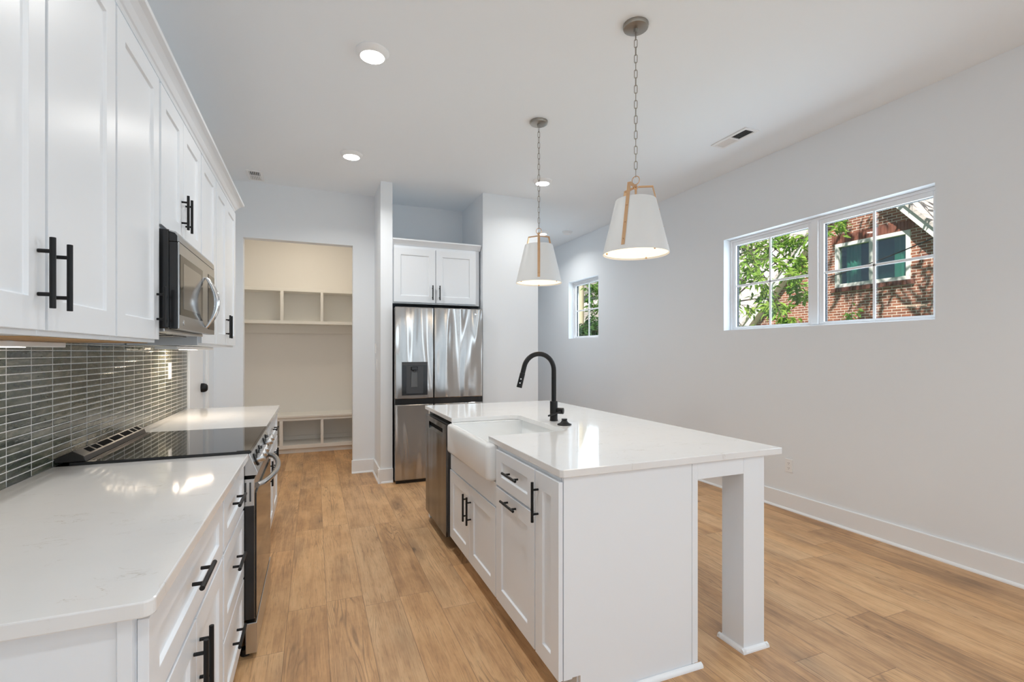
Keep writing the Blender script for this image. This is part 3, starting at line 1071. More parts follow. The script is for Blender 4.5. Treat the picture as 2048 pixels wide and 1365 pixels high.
m.box(XI1, XI1 + 0.02, 2.3785, 3.2650, 0.60, 0.694)
obj('body', m, M_CAB, t)
obj('apron_panel', MB().box(FXI + 0.006, XI1 - 0.0003, 2.366, 3.276, 0.570, 0.695), M_CAB, t, bevel=0.001)
for (a, b, hy) in ((2.367, 2.818, 2.789), (2.823, 3.274, 2.866)):
    d = front(t, 'door', imap, a, b, 0.104, 0.566, stile=0.074, rail=0.074)
    pull(d, (FXI, hy, 0.423), (0, 0, 1), NEG)

# dishwasher
t = thing('dishwasher', (1.2, 3.63, 0), 'dark slate dishwasher at the far end of the island', 'dishwasher')
obj('body', MB().box(0.905, XIB - 0.02, 3.318, 3.952, 0.1, 0.868), M_DKG, t)
obj('toe_kick', MB().box(0.975, 0.99, 3.318, 3.952, 0.0, 0.0995), M_BLKP, t)
m = wall_holes('X', 0.850, 0.8635, 3.306, 3.966, 0.085, 0.866, [(3.405, 3.846, 0.770, 0.828)])
m2 = obj('door', m, M_SLATE, t)
m = MB()
m.box(0.8637, 0.904, 3.306, 3.966, 0.085, 0.866)
obj('inner_door', m, mat('slate_edge', (0.10, 0.10, 0.10), 0.3, 0.5), t)
m = MB()
m.prism([(0.8505, 0.7702), (0.8634, 0.7702), (0.8634, 0.790)], 'Y', 3.4052, 3.8458)
obj('pocket_handle', m, M_SLATE, t)
obj('pocket_handle', MB().box(0.8628, 0.8636, 3.4055, 3.8455, 0.7905, 0.8275), M_SLOT, t)

# island end panels, frame
t = thing('island_end_panel', (1.2, 1.671, 0), 'plain white panel closing the near end of the island', 'panel')
m = MB()
m.prism([(0.892, 0.103), (0.930, 0.103), (0.930, 0.108), (0.966, 0.108), (0.966, 0.0), (1.520, 0.0), (1.520, ZU - 0.0006), (0.892, ZU - 0.0006)], 'Y', 1.662, 1.680)
obj('panel', m, M_CAB, t, bevel=0.001)
shoe = lambda f, s: [(f, 0.0), (f + s * 0.016, 0.0), (f + s * 0.0155, 0.007), (f + s * 0.011, 0.015), (f + s * 0.004, 0.019), (f, 0.020)]
obj('shoe_molding', MB().prism(shoe(1.6595, -1), 'X', 0.975, 1.568), M_TRIM, t, smooth=50)
t = thing('island_end_panel', (1.2, 4.0, 0), 'white panel closing the far end of the island, behind the dishwasher', 'panel')
obj('panel', MB().prism([(0.888, 0.0), (1.552, 0.0), (1.552, ZU - 0.0006), (0.888, ZU - 0.0006)], 'Y', 3.985, 4.030), M_CAB, t, bevel=0.001)
t = tag(obj('island_back_panel', MB().box(1.5345, 1.551, 1.681, 3.984, 0, ZU - 0.0006), M_CAB), 'white panel along the seating side of the island', 'panel')

t = thing('island_support_frame', (1.74, 2.85, 0), 'white square-legged frame holding up the overhang of the island top', 'frame')
for (y0, y1) in ((1.6605, 1.7885), (3.905, 4.033)):
    lg = obj('leg', MB().box(1.820, 1.948, y0, y1, 0.0, ZU - 0.0006), M_CAB, t, bevel=0.0015)
    m = MB()
    m.prism(shoe(y0 - 0.0003, -1), 'X', 1.804, 1.964)
    m.prism(shoe(y1 + 0.0003, 1), 'X', 1.804, 1.964)
    m.prism(shoe(1.8197, -1), 'Y', y0 - 0.016, y1 + 0.016)
    m.prism(shoe(1.9483, 1), 'Y', y0 - 0.016, y1 + 0.016)
    obj('shoe_molding', m, M_TRIM, lg)
    obj('apron', MB().box(1.5525, 1.8195, y0 + (0.0005 if y0 < 2 else 0.088), y0 + (0.04 if y0 < 2 else 0.1275), 0.818, ZU - 0.0006), M_CAB, t, bevel=0.001)
obj('apron', MB().box(1.925, 1.9475, 1.789, 3.9045, 0.818, ZU - 0.0006), M_CAB, t, bevel=0.001)
obj('pilaster', MB().box(1.5212, 1.5522, 1.6605, 1.6803, 0.0205, ZU - 0.0006), M_CAB, t, bevel=0.0015)

# worktop with the sink cut out
X0, X1, Y0, Y1 = 0.873, 2.055, 1.648, 4.105
sy0, sy1, sx = 2.482, 3.242, 1.360
poly = [(X0 + 0.012, Y0), (X1 - 0.006, Y0), (X1, Y0 + 0.006), (X1, Y1), (X0, Y1), (X0, sy1)]
poly += arc(sx - 0.05, sy1 - 0.05, 0.05, 90, 0) + arc(sx - 0.05, sy0 + 0.05, 0.05, 0, -90) + [(X0, sy0), (X0, Y0 + 0.012)]
slab(poly, 'countertop', 'large white quartz island top with a sink cut into its near left edge', 0.0025)

# farmhouse sink
t = thing('farmhouse_sink', (1.1, 2.8, 0.70), 'white apron-front farmhouse sink set into the island', 'sink')


def rrect(x0, x1, y0, y1, r, n=6):
    return arc(x0 + r, y0 + r, r, 180, 270, n) + arc(x1 - r, y0 + r, r, 270, 360, n) + arc(x1 - r, y1 - r, r, 0, 90, n) + arc(x0 + r, y1 - r, r, 90, 180, n)


m = MB()
sk0, sk1, st = 2.384, 3.216, ZU - 0.0012
oz = 0.700


def lev(x0, x1, y0, y1, r, z):
    return [m.bm.verts.new((p[0], p[1], z)) for p in rrect(x0, x1, y0, y1, r)]


rings = [lev(0.842, 1.480, sk0 + 0.012, sk1 - 0.012, 0.030, oz), lev(0.834, 1.486, sk0 + 0.004, sk1 - 0.004, 0.030, oz + 0.006), lev(0.830, 1.490, sk0, sk1, 0.030, oz + 0.018),
         lev(0.830, 1.490, sk0, sk1, 0.030, st - 0.016), lev(0.833, 1.488, sk0 + 0.003, sk1 - 0.003, 0.030, st - 0.006), lev(0.842, 1.482, sk0 + 0.011, sk1 - 0.011, 0.028, st),
         lev(0.868, 1.400, sy0 - 0.028, sy1 + 0.028, 0.05, st), lev(0.876, 1.393, sy0 - 0.021, sy1 + 0.021, 0.05, st - 0.004), lev(0.880, 1.390, sy0 - 0.018, sy1 + 0.018, 0.05, st - 0.012),
         lev(0.886, 1.385, sy0 - 0.012, sy1 + 0.012, 0.055, oz + 0.06), lev(0.905, 1.366, sy0 + 0.008, sy1 - 0.008, 0.06, oz + 0.035), lev(0.94, 1.33, sy0 + 0.05, sy1 - 0.05, 0.06, oz + 0.025)]
m.bm.faces.new(rings[0][::-1])
for A, B in zip(rings, rings[1:]):
    for i in range(len(A)):
        j = (i + 1) % len(A)
        m.bm.faces.new((A[i], A[j], B[j], B[i]))
m.bm.faces.new(rings[-1])
obj('basin', m, M_PORC, t, smooth=50)
obj('drain', MB().lathe([(0, 0), (0.045, 0), (0.043, 0.003), (0.03, 0.002), (0, 0.001)], (1.12, 2.86, oz + 0.0255)), M_CHROME, t, smooth=40)

# faucet
fx, fy = 1.4654, 2.8684
t = thing('faucet', (fx, fy, ZT), 'matte black gooseneck faucet behind the sink', 'faucet')
obj('body', MB().lathe([(0.0, 0.0003), (0.027, 0.0003), (0.027, 0.006), (0.0255, 0.008), (0.0255, 0.127), (0.024, 0.129), (0.0, 0.129)], (fx, fy, ZT), seg=28), M_BLK, t, smooth=40)
pts = [(fx, fy, ZT + 0.1295), (fx, fy, 1.16), (fx, fy, 1.255)]
R = 0.108
for i in range(1, 23):
    a = math.radians(165 * i / 22)
    pts.append((fx - R + R * math.cos(a), fy, 1.255 + R * math.sin(a)))
e = Vector(pts[-1])
td = Vector((-0.259, 0, -0.966))
pts.append(e + td * 0.045)
obj('gooseneck', MB().tube(pts, 0.0155, 18), M_BLK, t, smooth=50)
sp = obj('spray_head', MB().cyl(e + td * 0.0455, e + td * 0.140, 0.0168, 20, 0.0178), M_BLK, t, smooth=50, bevel=0.001)
for k in (0.085, 0.111):
    c0 = e + td * k
    dn = Vector((-0.45, -0.893, 0.12)).normalized()
    obj('button', MB().cyl(c0 + dn * 0.0165, c0 + dn * 0.0195, 0.0045, 14), M_CHROME, sp)['label'] = 'small silver spray button'
hd = Vector((0.72, -0.69, 0.0)).normalized()
hb = Vector((fx, fy, ZT + 0.067))
hub = obj('handle', MB().cyl(hb + hd * 0.0258, hb + hd * 0.066, 0.0205, 22), M_BLK, t, smooth=40, bevel=0.002)
l0 = hb + hd * 0.046 + Vector((-0.012, -0.022, -0.004))
obj('lever', MB().cyl(l0, l0 + Vector((-0.105, -0.035, -0.016)), 0.0058, 12), M_BLK, hub, smooth=40, bevel=0.001)

# sink stopper
o = obj('sink_stopper', MB().lathe([(0.0, 0.0004), (0.043, 0.0004), (0.0445, 0.004), (0.043, 0.0075), (0.030, 0.012), (0.021, 0.020), (0.0165, 0.030), (0.0175, 0.033), (0.0185, 0.037), (0.0165, 0.039), (0.0, 0.039)], (1.440, 2.675, ZT), seg=32), M_BLK, smooth=35)
tag(o, 'small black sink stopper standing on the island top beside the faucet', 'stopper')

# ------------------------------------------------------------------ pendants
def pendant(cx, cy, az, label):
    t = thing('pendant_light', (cx, cy, 1.88), label, 'pendant light', 'pendant lights over the island')
    c = (cx, cy, 0)
    obj('canopy', MB().lathe([(0.0, ZC - 0.042), (0.011, ZC - 0.042), (0.013, ZC - 0.024), (0.058, ZC - 0.022), (0.066, ZC - 0.020), (0.0685, ZC - 0.014), (0.0685, ZC - 0.0004), (0.0, ZC - 0.0004)], c, seg=40), M_NICKEL, t, smooth=35)
    # chain
    top, bot = ZC - 0.040, 2.338
    n = 19
    pitch = (top - bot) / n
    L, Wd, wr = pitch + 0.0085, 0.0195, 0.0021
    for i in range(n):
        zc = top - pitch * (i + 0.5)
        a = az + (0 if i % 2 == 0 else PI / 2) + 0.5 + random.Random(i).uniform(-0.15, 0.15)
        ux, uy = math.cos(a), math.sin(a)
        pl = []
        rr = Wd / 2 - wr
        hh = L / 2 - wr - rr
        for k in range(7):
            q = PI * k / 6
            pl.append((rr * math.cos(q), hh + rr * math.sin(q)))
        for k in range(7):
            q = PI + PI * k / 6
            pl.append((rr * math.cos(q), -hh + rr * math.sin(q)))
        obj('chain_link', MB().tube([(cx + p * ux, cy + p * uy, zc + z) for p, z in pl], wr, 8, closed=True), M_NICKEL, t, smooth=60)
    ring = [(cx + 0.021 * math.cos(2 * PI * k / 24) * math.cos(az + 1.6), cy + 0.021 * math.cos(2 * PI * k / 24) * math.sin(az + 1.6), 2.318 + 0.023 * math.sin(2 * PI * k / 24)) for k in range(24)]
    obj('ring', MB().tube(ring, 0.0024, 8, closed=True), M_BRASS, t, smooth=60)
    obj('stem', MB().lathe([(0.0, 2.160), (0.006, 2.160), (0.006, 2.268), (0.009, 2.270), (0.009, 2.284), (0.006, 2.290), (0.0, 2.2955)], c, seg=16), M_BRASS, t, smooth=40)
    zt_, zb_, rt, rb = 2.206, 1.918, 0.107, 0.176
    sh = MB()
    sh.lathe([(rt, zt_), (rt + 0.0012, zt_ + 0.002), (rt + 0.002, zt_), (rb + 0.002, zb_ + 0.002), (rb + 0.0025, zb_ - 0.006), (rb + 0.0005, zb_ - 0.006), (rb, zb_), (rt, zt_)], c, seg=64, cap0=False, cap1=False)
    obj('shade', sh, M_SHADE, t, smooth=40)
    rz = lambda z: rt + (rb - rt) * (zt_ - z) / (zt_ - zb_)
    for k in range(3):
        a = az + k * 2 * PI / 3
        d = Vector((math.cos(a), math.sin(a), 0))
        s = Vector((-d.y, d.x, 0))
        ztop = 2.285
        prof = [(0.012, ztop - 0.006), (0.012, ztop), (rz(ztop) + 0.004, ztop), (rz(1.935) + 0.0045, 1.935), (rz(1.935) + 0.0023, 1.935), (rz(ztop) + 0.0005, ztop - 0.006)]
        m = MB()
        A = [m.bm.verts.new(Vector((cx, cy, p[1])) + d * p[0] - s * 0.0095) for p in prof]
        B = [m.bm.verts.new(Vector((cx, cy, p[1])) + d * p[0] + s * 0.0095) for p in prof]
        m.bm.faces.new((A[0], A[1], A[2], A[5]))
        m.bm.faces.new((A[5], A[2], A[3], A[4]))
        m.bm.faces.new((B[0], B[5], B[2], B[1]))
        m.bm.faces.new((B[5], B[4], B[3], B[2]))
        for i in range(6):
            j = (i + 1) % 6
            m.bm.faces.new((A[i], A[j], B[j], B[i]))
        st_ = obj('strap', m, M_BRASS, t, bevel=0.0006)
        st_['label'] = 'satin brass strap'
        on = Vector((d.x, d.y, (rb - rt) / (zt_ - zb_))).normalized()
        for zz in (2.155, 2.060, 1.968):
            obj('rivet', MB().sphere(Vector((cx, cy, zz)) + d * (rz(zz) + 0.0055), 0.0036, u=10, v=6), M_BRASS, st_)
        obj('finial', MB().sphere(Vector((cx, cy, zb_ - 0.001)) + Vector((math.cos(a + PI / 3), math.sin(a + PI / 3), 0)) * (rb - 0.020), 0.0055, u=12, v=8), M_BRASS, t)
    obj('diffuser', MB().lathe([(0.0, zb_ + 0.004), (rb - 0.003, zb_ + 0.004), (rb - 0.003, zb_ + 0.007), (0.0, zb_ + 0.007)], c, seg=56), M_DIFF, t)['label'] = 'glowing cream diffuser'
    return t


pendant(1.636, 2.217, math.atan2(-0.525, -0.851), 'nearer white and brass pendant light, larger in the photo')
pendant(1.622, 3.430, math.atan2(-0.903, -0.429), 'farther white and brass pendant light, beyond the nearer one')
area_light('pendant_glow_near', (1.636, 2.217, 1.905), (0, 0, -1), 0.3, 0.3, 1.6, (1.0, 0.82, 0.6), 'DISK')
area_light('pendant_glow_far', (1.622, 3.430, 1.905), (0, 0, -1), 0.3, 0.3, 1.6, (1.0, 0.82, 0.6), 'DISK')

# ------------------------------------------------------------------ ceiling fixtures
def downlight(x, y, label, power=6.6):
    t = thing('recessed_light', (x, y, ZC), label, 'ceiling light', 'recessed ceiling lights')
    obj('trim_ring', MB().lathe([(0.098, -0.0004), (0.098, -0.006), (0.094, -0.010), (0.078, -0.030), (0.070, -0.032), (0.0695, -0.030), (0.0695, -0.0004)], (x, y, ZC), seg=48, cap0=False, cap1=False), M_PLATE, t, smooth=40)
    obj('lens', MB().lathe([(0.0, -0.034), (0.03, -0.0335), (0.055, -0.0325), (0.0688, -0.029), (0.0688, -0.026), (0.0, -0.026)], (x, y, ZC), seg=48), M_LENS, t, smooth=40)
    area_light('downlight_beam', (x, y, ZC - 0.042), (0, 0, -1), 0.13, 0.13, power, (0.97, 0.96, 0.93), 'DISK', 146)


downlight(0.3235, 3.0113, 'largest recessed ceiling light, above the aisle and nearest the camera')
downlight(0.3143, 4.629, 'recessed ceiling light above the aisle, farther toward the mudroom', 8.8)
downlight(2.2188, 4.6028, 'recessed ceiling light seen behind the chain of the farther pendant', 4.2)
downlight(3.1645, 6.5817, 'small recessed ceiling light in the hall beyond the fridge wall')
for (x, y) in ((0.32, 1.35), (0.32, -0.35), (3.0, -0.4), (1.6, -1.6)):  # extra ceiling lights added out of view to brighten the room
    area_light('downlight_beam', (x, y, ZC - 0.042), (0, 0, -1), 0.13, 0.13, 2.0 if y > 1 else 7.0, (0.90, 0.96, 1.0), 'DISK', 146)
    g = obj('recessed_light', MB().lathe([(0.098, -0.0004), (0.094, -0.010), (0.078, -0.030), (0.0, -0.033)], (x, y, ZC), seg=32, cap0=False, cap1=False), M_LENS, smooth=40)
    tag(g, 'unseen recessed ceiling light added for its light, overhead or behind the camera', 'ceiling light', 'unseen ceiling lights added for their light')
# mudroom lamp
area_light('mudroom_lamp_glow', (-0.1, 6.75, ZC - 0.08), (0, 0, -1), 0.3, 0.3, 5.0, (1.0, 0.88, 0.70), 'DISK')
g = obj('mudroom_ceiling_lamp', MB().lathe([(0.16, -0.0004), (0.16, -0.03), (0.12, -0.055), (0.0, -0.06)], (-0.1, 6.75, ZC), seg=32, cap0=False, cap1=False), mat('lamp_glass', (0.9, 0.85, 0.75), 0.4, emit=(1.0, 0.84, 0.64), estr=6.0), smooth=40)
tag(g, 'round flush ceiling lamp of the mudroom', 'ceiling light')


def vent(x0, x1, y0, y1, sgn, label):
    """ceiling register with two banks of slats tilted opposite ways"""
    zc = ZC
    t = thing('ceiling_vent', ((x0 + x1) / 2, (y0 + y1) / 2, zc), label, 'vent', 'ceiling vents')
    ym = (y0 + y1) / 2
    b = 0.024
    fr = MB()
    zt_, zb_ = zc - 0.0004, zc - 0.009
    for (a, c_, d, e) in ((x0, x0 + b, y0, y1), (x1 - b, x1, y0, y1), (x0 + b, x1 - b, y0, y0 + b), (x0 + b, x1 - b, y1 - b, y1), (x0 + b, x1 - b, ym - 0.009, ym + 0.009)):
        fr.box(a, c_, d, e, zb_, zt_)
    obj('frame', fr, M_PLATE, t, bevel=0.001)
    obj('duct', MB().box(x0 + b, x1 - b, y0 + b, y1 - b, zc - 0.0012, zc - 0.0004), M_SLOT, t)
    n = 6
    w = (x1 - x0 - 2 * b) / n
    for (ya, yb, tilt) in ((y0 + b + 0.001, ym - 0.010, sgn), (ym + 0.010, y1 - b - 0.001, -sgn)):
        for i in range(n):
            xc = x0 + b + w * (i + 0.5)
            dx = 0.35 * w
            p = [(xc - dx, zc - (0.0015 if tilt > 0 else 0.0085)), (xc + dx, zc - (0.0085 if tilt > 0 else 0.0015)), (xc + dx, zc - (0.0093 if tilt > 0 else 0.0023)), (xc - dx, zc - (0.0023 if tilt > 0 else 0.0093))]
            obj('slat', MB().prism(p, 'Y', ya, yb), M_PLATE, t)


vent(3.190, 3.336, 2.890, 3.260, -1, 'white ceiling vent on the right, above the wide window')
vent(-0.625, -0.478, 5.405, 5.700, 1, 'white ceiling vent on the left, in front of the mudroom wall')
o = thing('smoke_detector', (3.504, 6.411, ZC), 'round white smoke detector on the hall ceiling', 'smoke detector')
obj('base', MB().lathe([(0.0, -0.010), (0.075, -0.010), (0.075, -0.0004), (0.0, -0.0004)], (3.504, 6.411, ZC), seg=36), M_PLATE, o, smooth=40)
obj('cover', MB().lathe([(0.0, -0.040), (0.040, -0.040), (0.058, -0.034), (0.064, -0.0105), (0.0, -0.0105)], (3.504, 6.411, ZC), seg=36), M_PLATE, o, smooth=40)


# ------------------------------------------------------------------ outlets and switch
def outlet(pos, nrm, side, label, kind='outlet'):
    p, n, s = Vector(pos), Vector(nrm), Vector(side)
    up = Vector((0, 0, 1))
    def bx(m, cu, cv, hu, hv, d0, d1):
        vs = [m.bm.verts.new(p + s * (cu + a * hu) + up * (cv + b * hv) + n * d) for d in (d0, d1) for a, b in ((-1, -1), (1, -1), (1, 1), (-1, 1))]
        for f in ((0, 1, 2, 3), (4, 7, 6, 5), (0, 4, 5, 1), (1, 5, 6, 2), (2, 6, 7, 3), (3, 7, 4, 0)):
            m.bm.faces.new([vs[i] for i in f])
        return m
    t = thing('wall_outlet' if kind == 'outlet' else 'light_switch', pos, label, 'outlet' if kind == 'outlet' else 'switch')
    obj('plate', bx(MB(), 0, 0, 0.036, 0.058, 0.0003, 0.006), M_PLATE, t, bevel=0.002)
    if kind == 'outlet':
        for v in (-0.021, 0.021):
            r = obj('receptacle', bx(MB(), 0, v, 0.017, 0.0145, 0.0062, 0.0078), M_PLATE, t, bevel=0.001)
            for u, h in ((-0.006, 0.0045), (0.006, 0.0035)):
                obj('slot', bx(MB(), u, v + 0.003, 0.0012, h, 0.0079, 0.0083), M_SLOT, r)
            obj('slot', bx(MB(), 0, v - 0.008, 0.002, 0.002, 0.0079, 0.0083), M_SLOT, r)
    else:
        obj('rocker', bx(MB(), 0, 0, 0.016, 0.033, 0.0062, 0.0105), M_PLATE, t, bevel=0.001)


outlet((XL, 4.123, 1.242), (1, 0, 0), (0, 1, 0), 'white outlet on the tiled backsplash under the far upper cabinets')
outlet((XR, 3.015, 0.385), (-1, 0, 0), (0, 1, 0), 'white outlet low on the right wall, beyond the island corner')
outlet((0.6475, 5.56, 1.235), (-1, 0, 0), (0, 1, 0), 'white light switch on the side of the thin wall by the mudroom opening', 'switch')
o = obj('thermostat_plate', MB().box(0.638, 0.647, 5.63, 5.70, 1.36, 1.475), M_PLATE, bevel=0.003)
tag(o, 'small blank white wall plate above the light switch on the thin wall', 'wall plate')

# ------------------------------------------------------------------ mudroom bench and cubbies
YB = 7.6795
t = thing('mudroom_bench', (-0.1, 7.4, 0), 'built-in white mudroom bench with open cubbies below the seat', 'bench')
bx0, bx1, by = -0.995, 0.695, 7.205
obj('seat', MB().box(bx0, bx1, by - 0.018, YB, 0.487, 0.512), M_BENCH, t, bevel=0.002)
obj('kick_board', MB().box(bx0, bx1, 7.245, 7.26, 0, 0.0675), M_BENCH, t)
obj('bottom_board', MB().box(bx0, bx1, by, YB, 0.068, 0.116), M_BENCH, t, bevel=0.001)
obj('top_rail', MB().box(bx0, bx1, by, by + 0.02, 0.446, 0.4865), M_BENCH, t, bevel=0.001)
obj('back_board', MB().box(bx0, bx1, YB - 0.012, YB - 0.0005, 0.1165, 0.4865), M_BENCH, t)
obj('back_cleat', MB().box(bx0, bx1, YB - 0.028, YB - 0.0125, 0.1165, 0.175), M_BENCH, t)
DIV = [(-0.430, -0.388), (0.085, 0.120), (0.600, 0.640), (-0.9945, -0.955)]
for (a, b) in DIV:
    m = MB()
    m.box(a, b, by + 0.0003, by + 0.0197, 0.1165, 0.4455)
    m.box((a + b) / 2 - 0.009, (a + b) / 2 + 0.009, by + 0.0203, YB - 0.029, 0.1165, 0.4865)
    obj('divider', m, M_BENCH, t)
t = thing('cubby_shelf', (-0.1, 7.5, 1.77), 'white open cubby shelf high on the mudroom back wall', 'shelf')
cy_ = 7.38
obj('top_board', MB().box(bx0, bx1, cy_, YB, 2.217, 2.257), M_BENCH, t, bevel=0.001)
obj('bottom_board', MB().box(bx0, bx1, cy_, YB, 1.768, 1.810), M_BENCH, t, bevel=0.001)
obj('back_board', MB().box(bx0, bx1, YB - 0.012, YB - 0.0005, 1.8105, 2.2165), M_BENCH, t)
for (a, b) in DIV:
    m = MB()
    m.box(a, b, cy_ + 0.0003, cy_ + 0.0197, 1.8105, 2.2165)
    m.box((a + b) / 2 - 0.009, (a + b) / 2 + 0.009, cy_ + 0.0203, YB - 0.013, 1.8105, 2.2165)
    obj('divider', m, M_BENCH, t)
obj('hook_rail', MB().box(bx0, bx1, YB - 0.019, YB - 0.0005, 1.645, 1.7675), M_BENCH, t, bevel=0.002)

# ------------------------------------------------------------------ outdoors
struct('ground', MB().box(4.03, 60, -20, 60, -0.5, -0.4), M_GRASS, 'lawn between the houses')
HX = 14.8
PKY, PKZ = 9.23, 6.50
t = thing('brick_house', (HX, 9.2, -0.4), 'red brick gabled house seen through the wide window', 'house')
hl, hr = 14.6, 3.9
sl, sr = 1.093, 1.157
zl, zr = PKZ - sl * (hl - PKY), PKZ - sr * (PKY - hr)
wt, wb, wy0, wy1 = 4.67, 3.33, 8.035, 10.075
# gable wall with the window hole: strips either side and above/below
m = MB()
zg = lambda yy: PKZ - (sl * (yy - PKY) if yy > PKY else sr * (PKY - yy))
def strip(y0, y1, z0, z1a, z1b):
    v = []
    for xx in (HX, HX + 0.3):
        v.append([m.bm.verts.new(q) for q in ((xx, y0, z0), (xx, y1, z0), (xx, y1, z1b), (xx, y0, z1a))])
    A, B = v
    m.bm.faces.new(A)
    m.bm.faces.new(B[::-1])
    for i in range(4):
        j = (i + 1) % 4
        m.bm.faces.new((A[i], B[i], B[j], A[j]))
strip(hr, wy0, -0.4, zg(hr), zg(wy0))
strip(wy0, wy1, -0.4, wb, wb)
strip(wy0, PKY, wt, zg(wy0), PKZ)
strip(PKY, wy1, wt, PKZ, zg(wy1))
strip(wy1, hl, -0.4, zg(wy1), zg(hl))
obj('gable_wall', m, M_BRICK, t)
# soldier course over the window, sill below
m = MB()
nb = 27
for i in range(nb):
    a = wy0 - 0.1 + (wy1 - wy0 + 0.2) * i / nb
    b = wy0 - 0.1 + (wy1 - wy0 + 0.2) * (i + 1) / nb
    m.box(HX - 0.02, HX - 0.001, a + 0.005, b - 0.005, wt + 0.01, wt + 0.25)
obj('lintel_course', m, mat('lintel_brick', (0.20, 0.07, 0.045), 0.9), t)
m = MB()
for i in range(nb):
    a = wy0 - 0.1 + (wy1 - wy0 + 0.2) * i / nb
    b = wy0 - 0.1 + (wy1 - wy0 + 0.2) * (i + 1) / nb
    m.box(HX - 0.06, HX - 0.001, a + 0.005, b - 0.005, wb - 0.13, wb - 0.01)
obj('sill_course', m, mat('sill_brick', (0.16, 0.06, 0.04), 0.9), t)
m = MB()
fw = 0.11
for (a, b, c, d_) in ((wy0, wy0 + fw, wb, wt), (wy1 - fw, wy1, wb, wt), (wy0 + fw, wy1 - fw, wt - fw, wt), (wy0 + fw, wy1 - fw, wb, wb + fw), (8.985, 9.085, wb + fw, wt - fw)):
    m.box(HX - 0.03, HX + 0.12, a, b, c, d_)
hw = obj('window', m, M_WHT, t, bevel=0.01)
for (a, b) in ((wy0 + fw, 8.985), (9.085, wy1 - fw)):
    obj('pane', MB().box(HX + 0.06, HX + 0.07, a, b, wb + fw, wt - fw), M_HPANE, hw)
obj('room_shade_board', MB().box(HX + 0.62, HX + 0.65, wy0, wy1, wb, wt), M_HSHADE, hw)  # dark board standing in for the shade of the unlit room
for (a, b) in ((9.50, 9.95), (8.45, 8.60), (8.15, 8.46)):
    m = MB()
    n = 15
    f = [(HX + 0.30 + 0.035 * math.sin(i * 1.9), a + (b - a) * i / (n - 1)) for i in range(n)]
    m.prism(f + [(p[0] + 0.01, p[1]) for p in f[::-1]], 'Z', wb + 0.01, wt - 0.01)
    obj('curtain', m, M_CURT, hw)
# rakes and roof of the gable
for (sg, ye, s_) in ((1, hl, sl), (-1, hr, sr)):
    m = MB()
    y2 = ye + sg * 0.35
    z2 = PKZ - s_ * abs(y2 - PKY)
    for k, (xx0, xx1, o0, o1) in enumerate(((HX - 0.32, HX - 0.27, -0.06, 0.20),)):
        m.prism([(PKY, PKZ + o0), (y2, z2 + o0), (y2, z2 + o1), (PKY, PKZ + o1)], 'X', xx0, xx1)
    m.prism([(PKY, PKZ - 0.06), (y2, z2 - 0.06), (y2, z2 - 0.02), (PKY, PKZ - 0.02)], 'X', HX - 0.27, HX - 0.001)
    obj('rake_board', m, M_WHT, t)
    m = MB()
    m.prism([(PKY, PKZ + 0.205), (y2 + sg * 0.03, z2 + 0.205 - 0.03), (y2 + sg * 0.03, z2 + 0.30), (PKY, PKZ + 0.33)], 'X', HX - 0.38, HX + 6)
    obj('gable_roof', m, M_SHIN, t)
# main roof behind the gable, facing the camera
m = MB()
m.prism([(HX + 0.6, 1.6), (HX + 7.0, 11.5), (HX + 7.2, 11.4), (HX + 0.8, 1.4)], 'Y', -2.0, 21.0)
obj('main_roof', m, M_SHIN, t)
obj('main_wall', MB().box(HX + 1.2, HX + 1.5, -1.5, 20.5, -0.4, 1.75), M_BRICK, t)

# leafy trees
def leaf(bm, p, d, L, W, rng):
    d = d.normalized()
    s = d.cross(Vector((rng.uniform(-1, 1), rng.uniform(-1, 1), rng.uniform(-0.3, 1)))).normalized()
    nn = s.cross(d)
    a = p
    b1, b2 = p + d * L * 0.45 + s * W / 2 + nn * W * 0.18, p + d * L * 0.45 - s * W / 2 + nn * W * 0.18
    mid = p + d * L * 0.5
    tip = p + d * L - nn * W * 0.3
    va, vm, vt, v1, v2 = [bm.verts.new(q) for q in (a, mid, tip, b1, b2)]
    bm.faces.new((va, v1, vm))
    bm.faces.new((vm, v1, vt))
    bm.faces.new((va, vm, v2))
    bm.faces.new((vm, vt, v2))


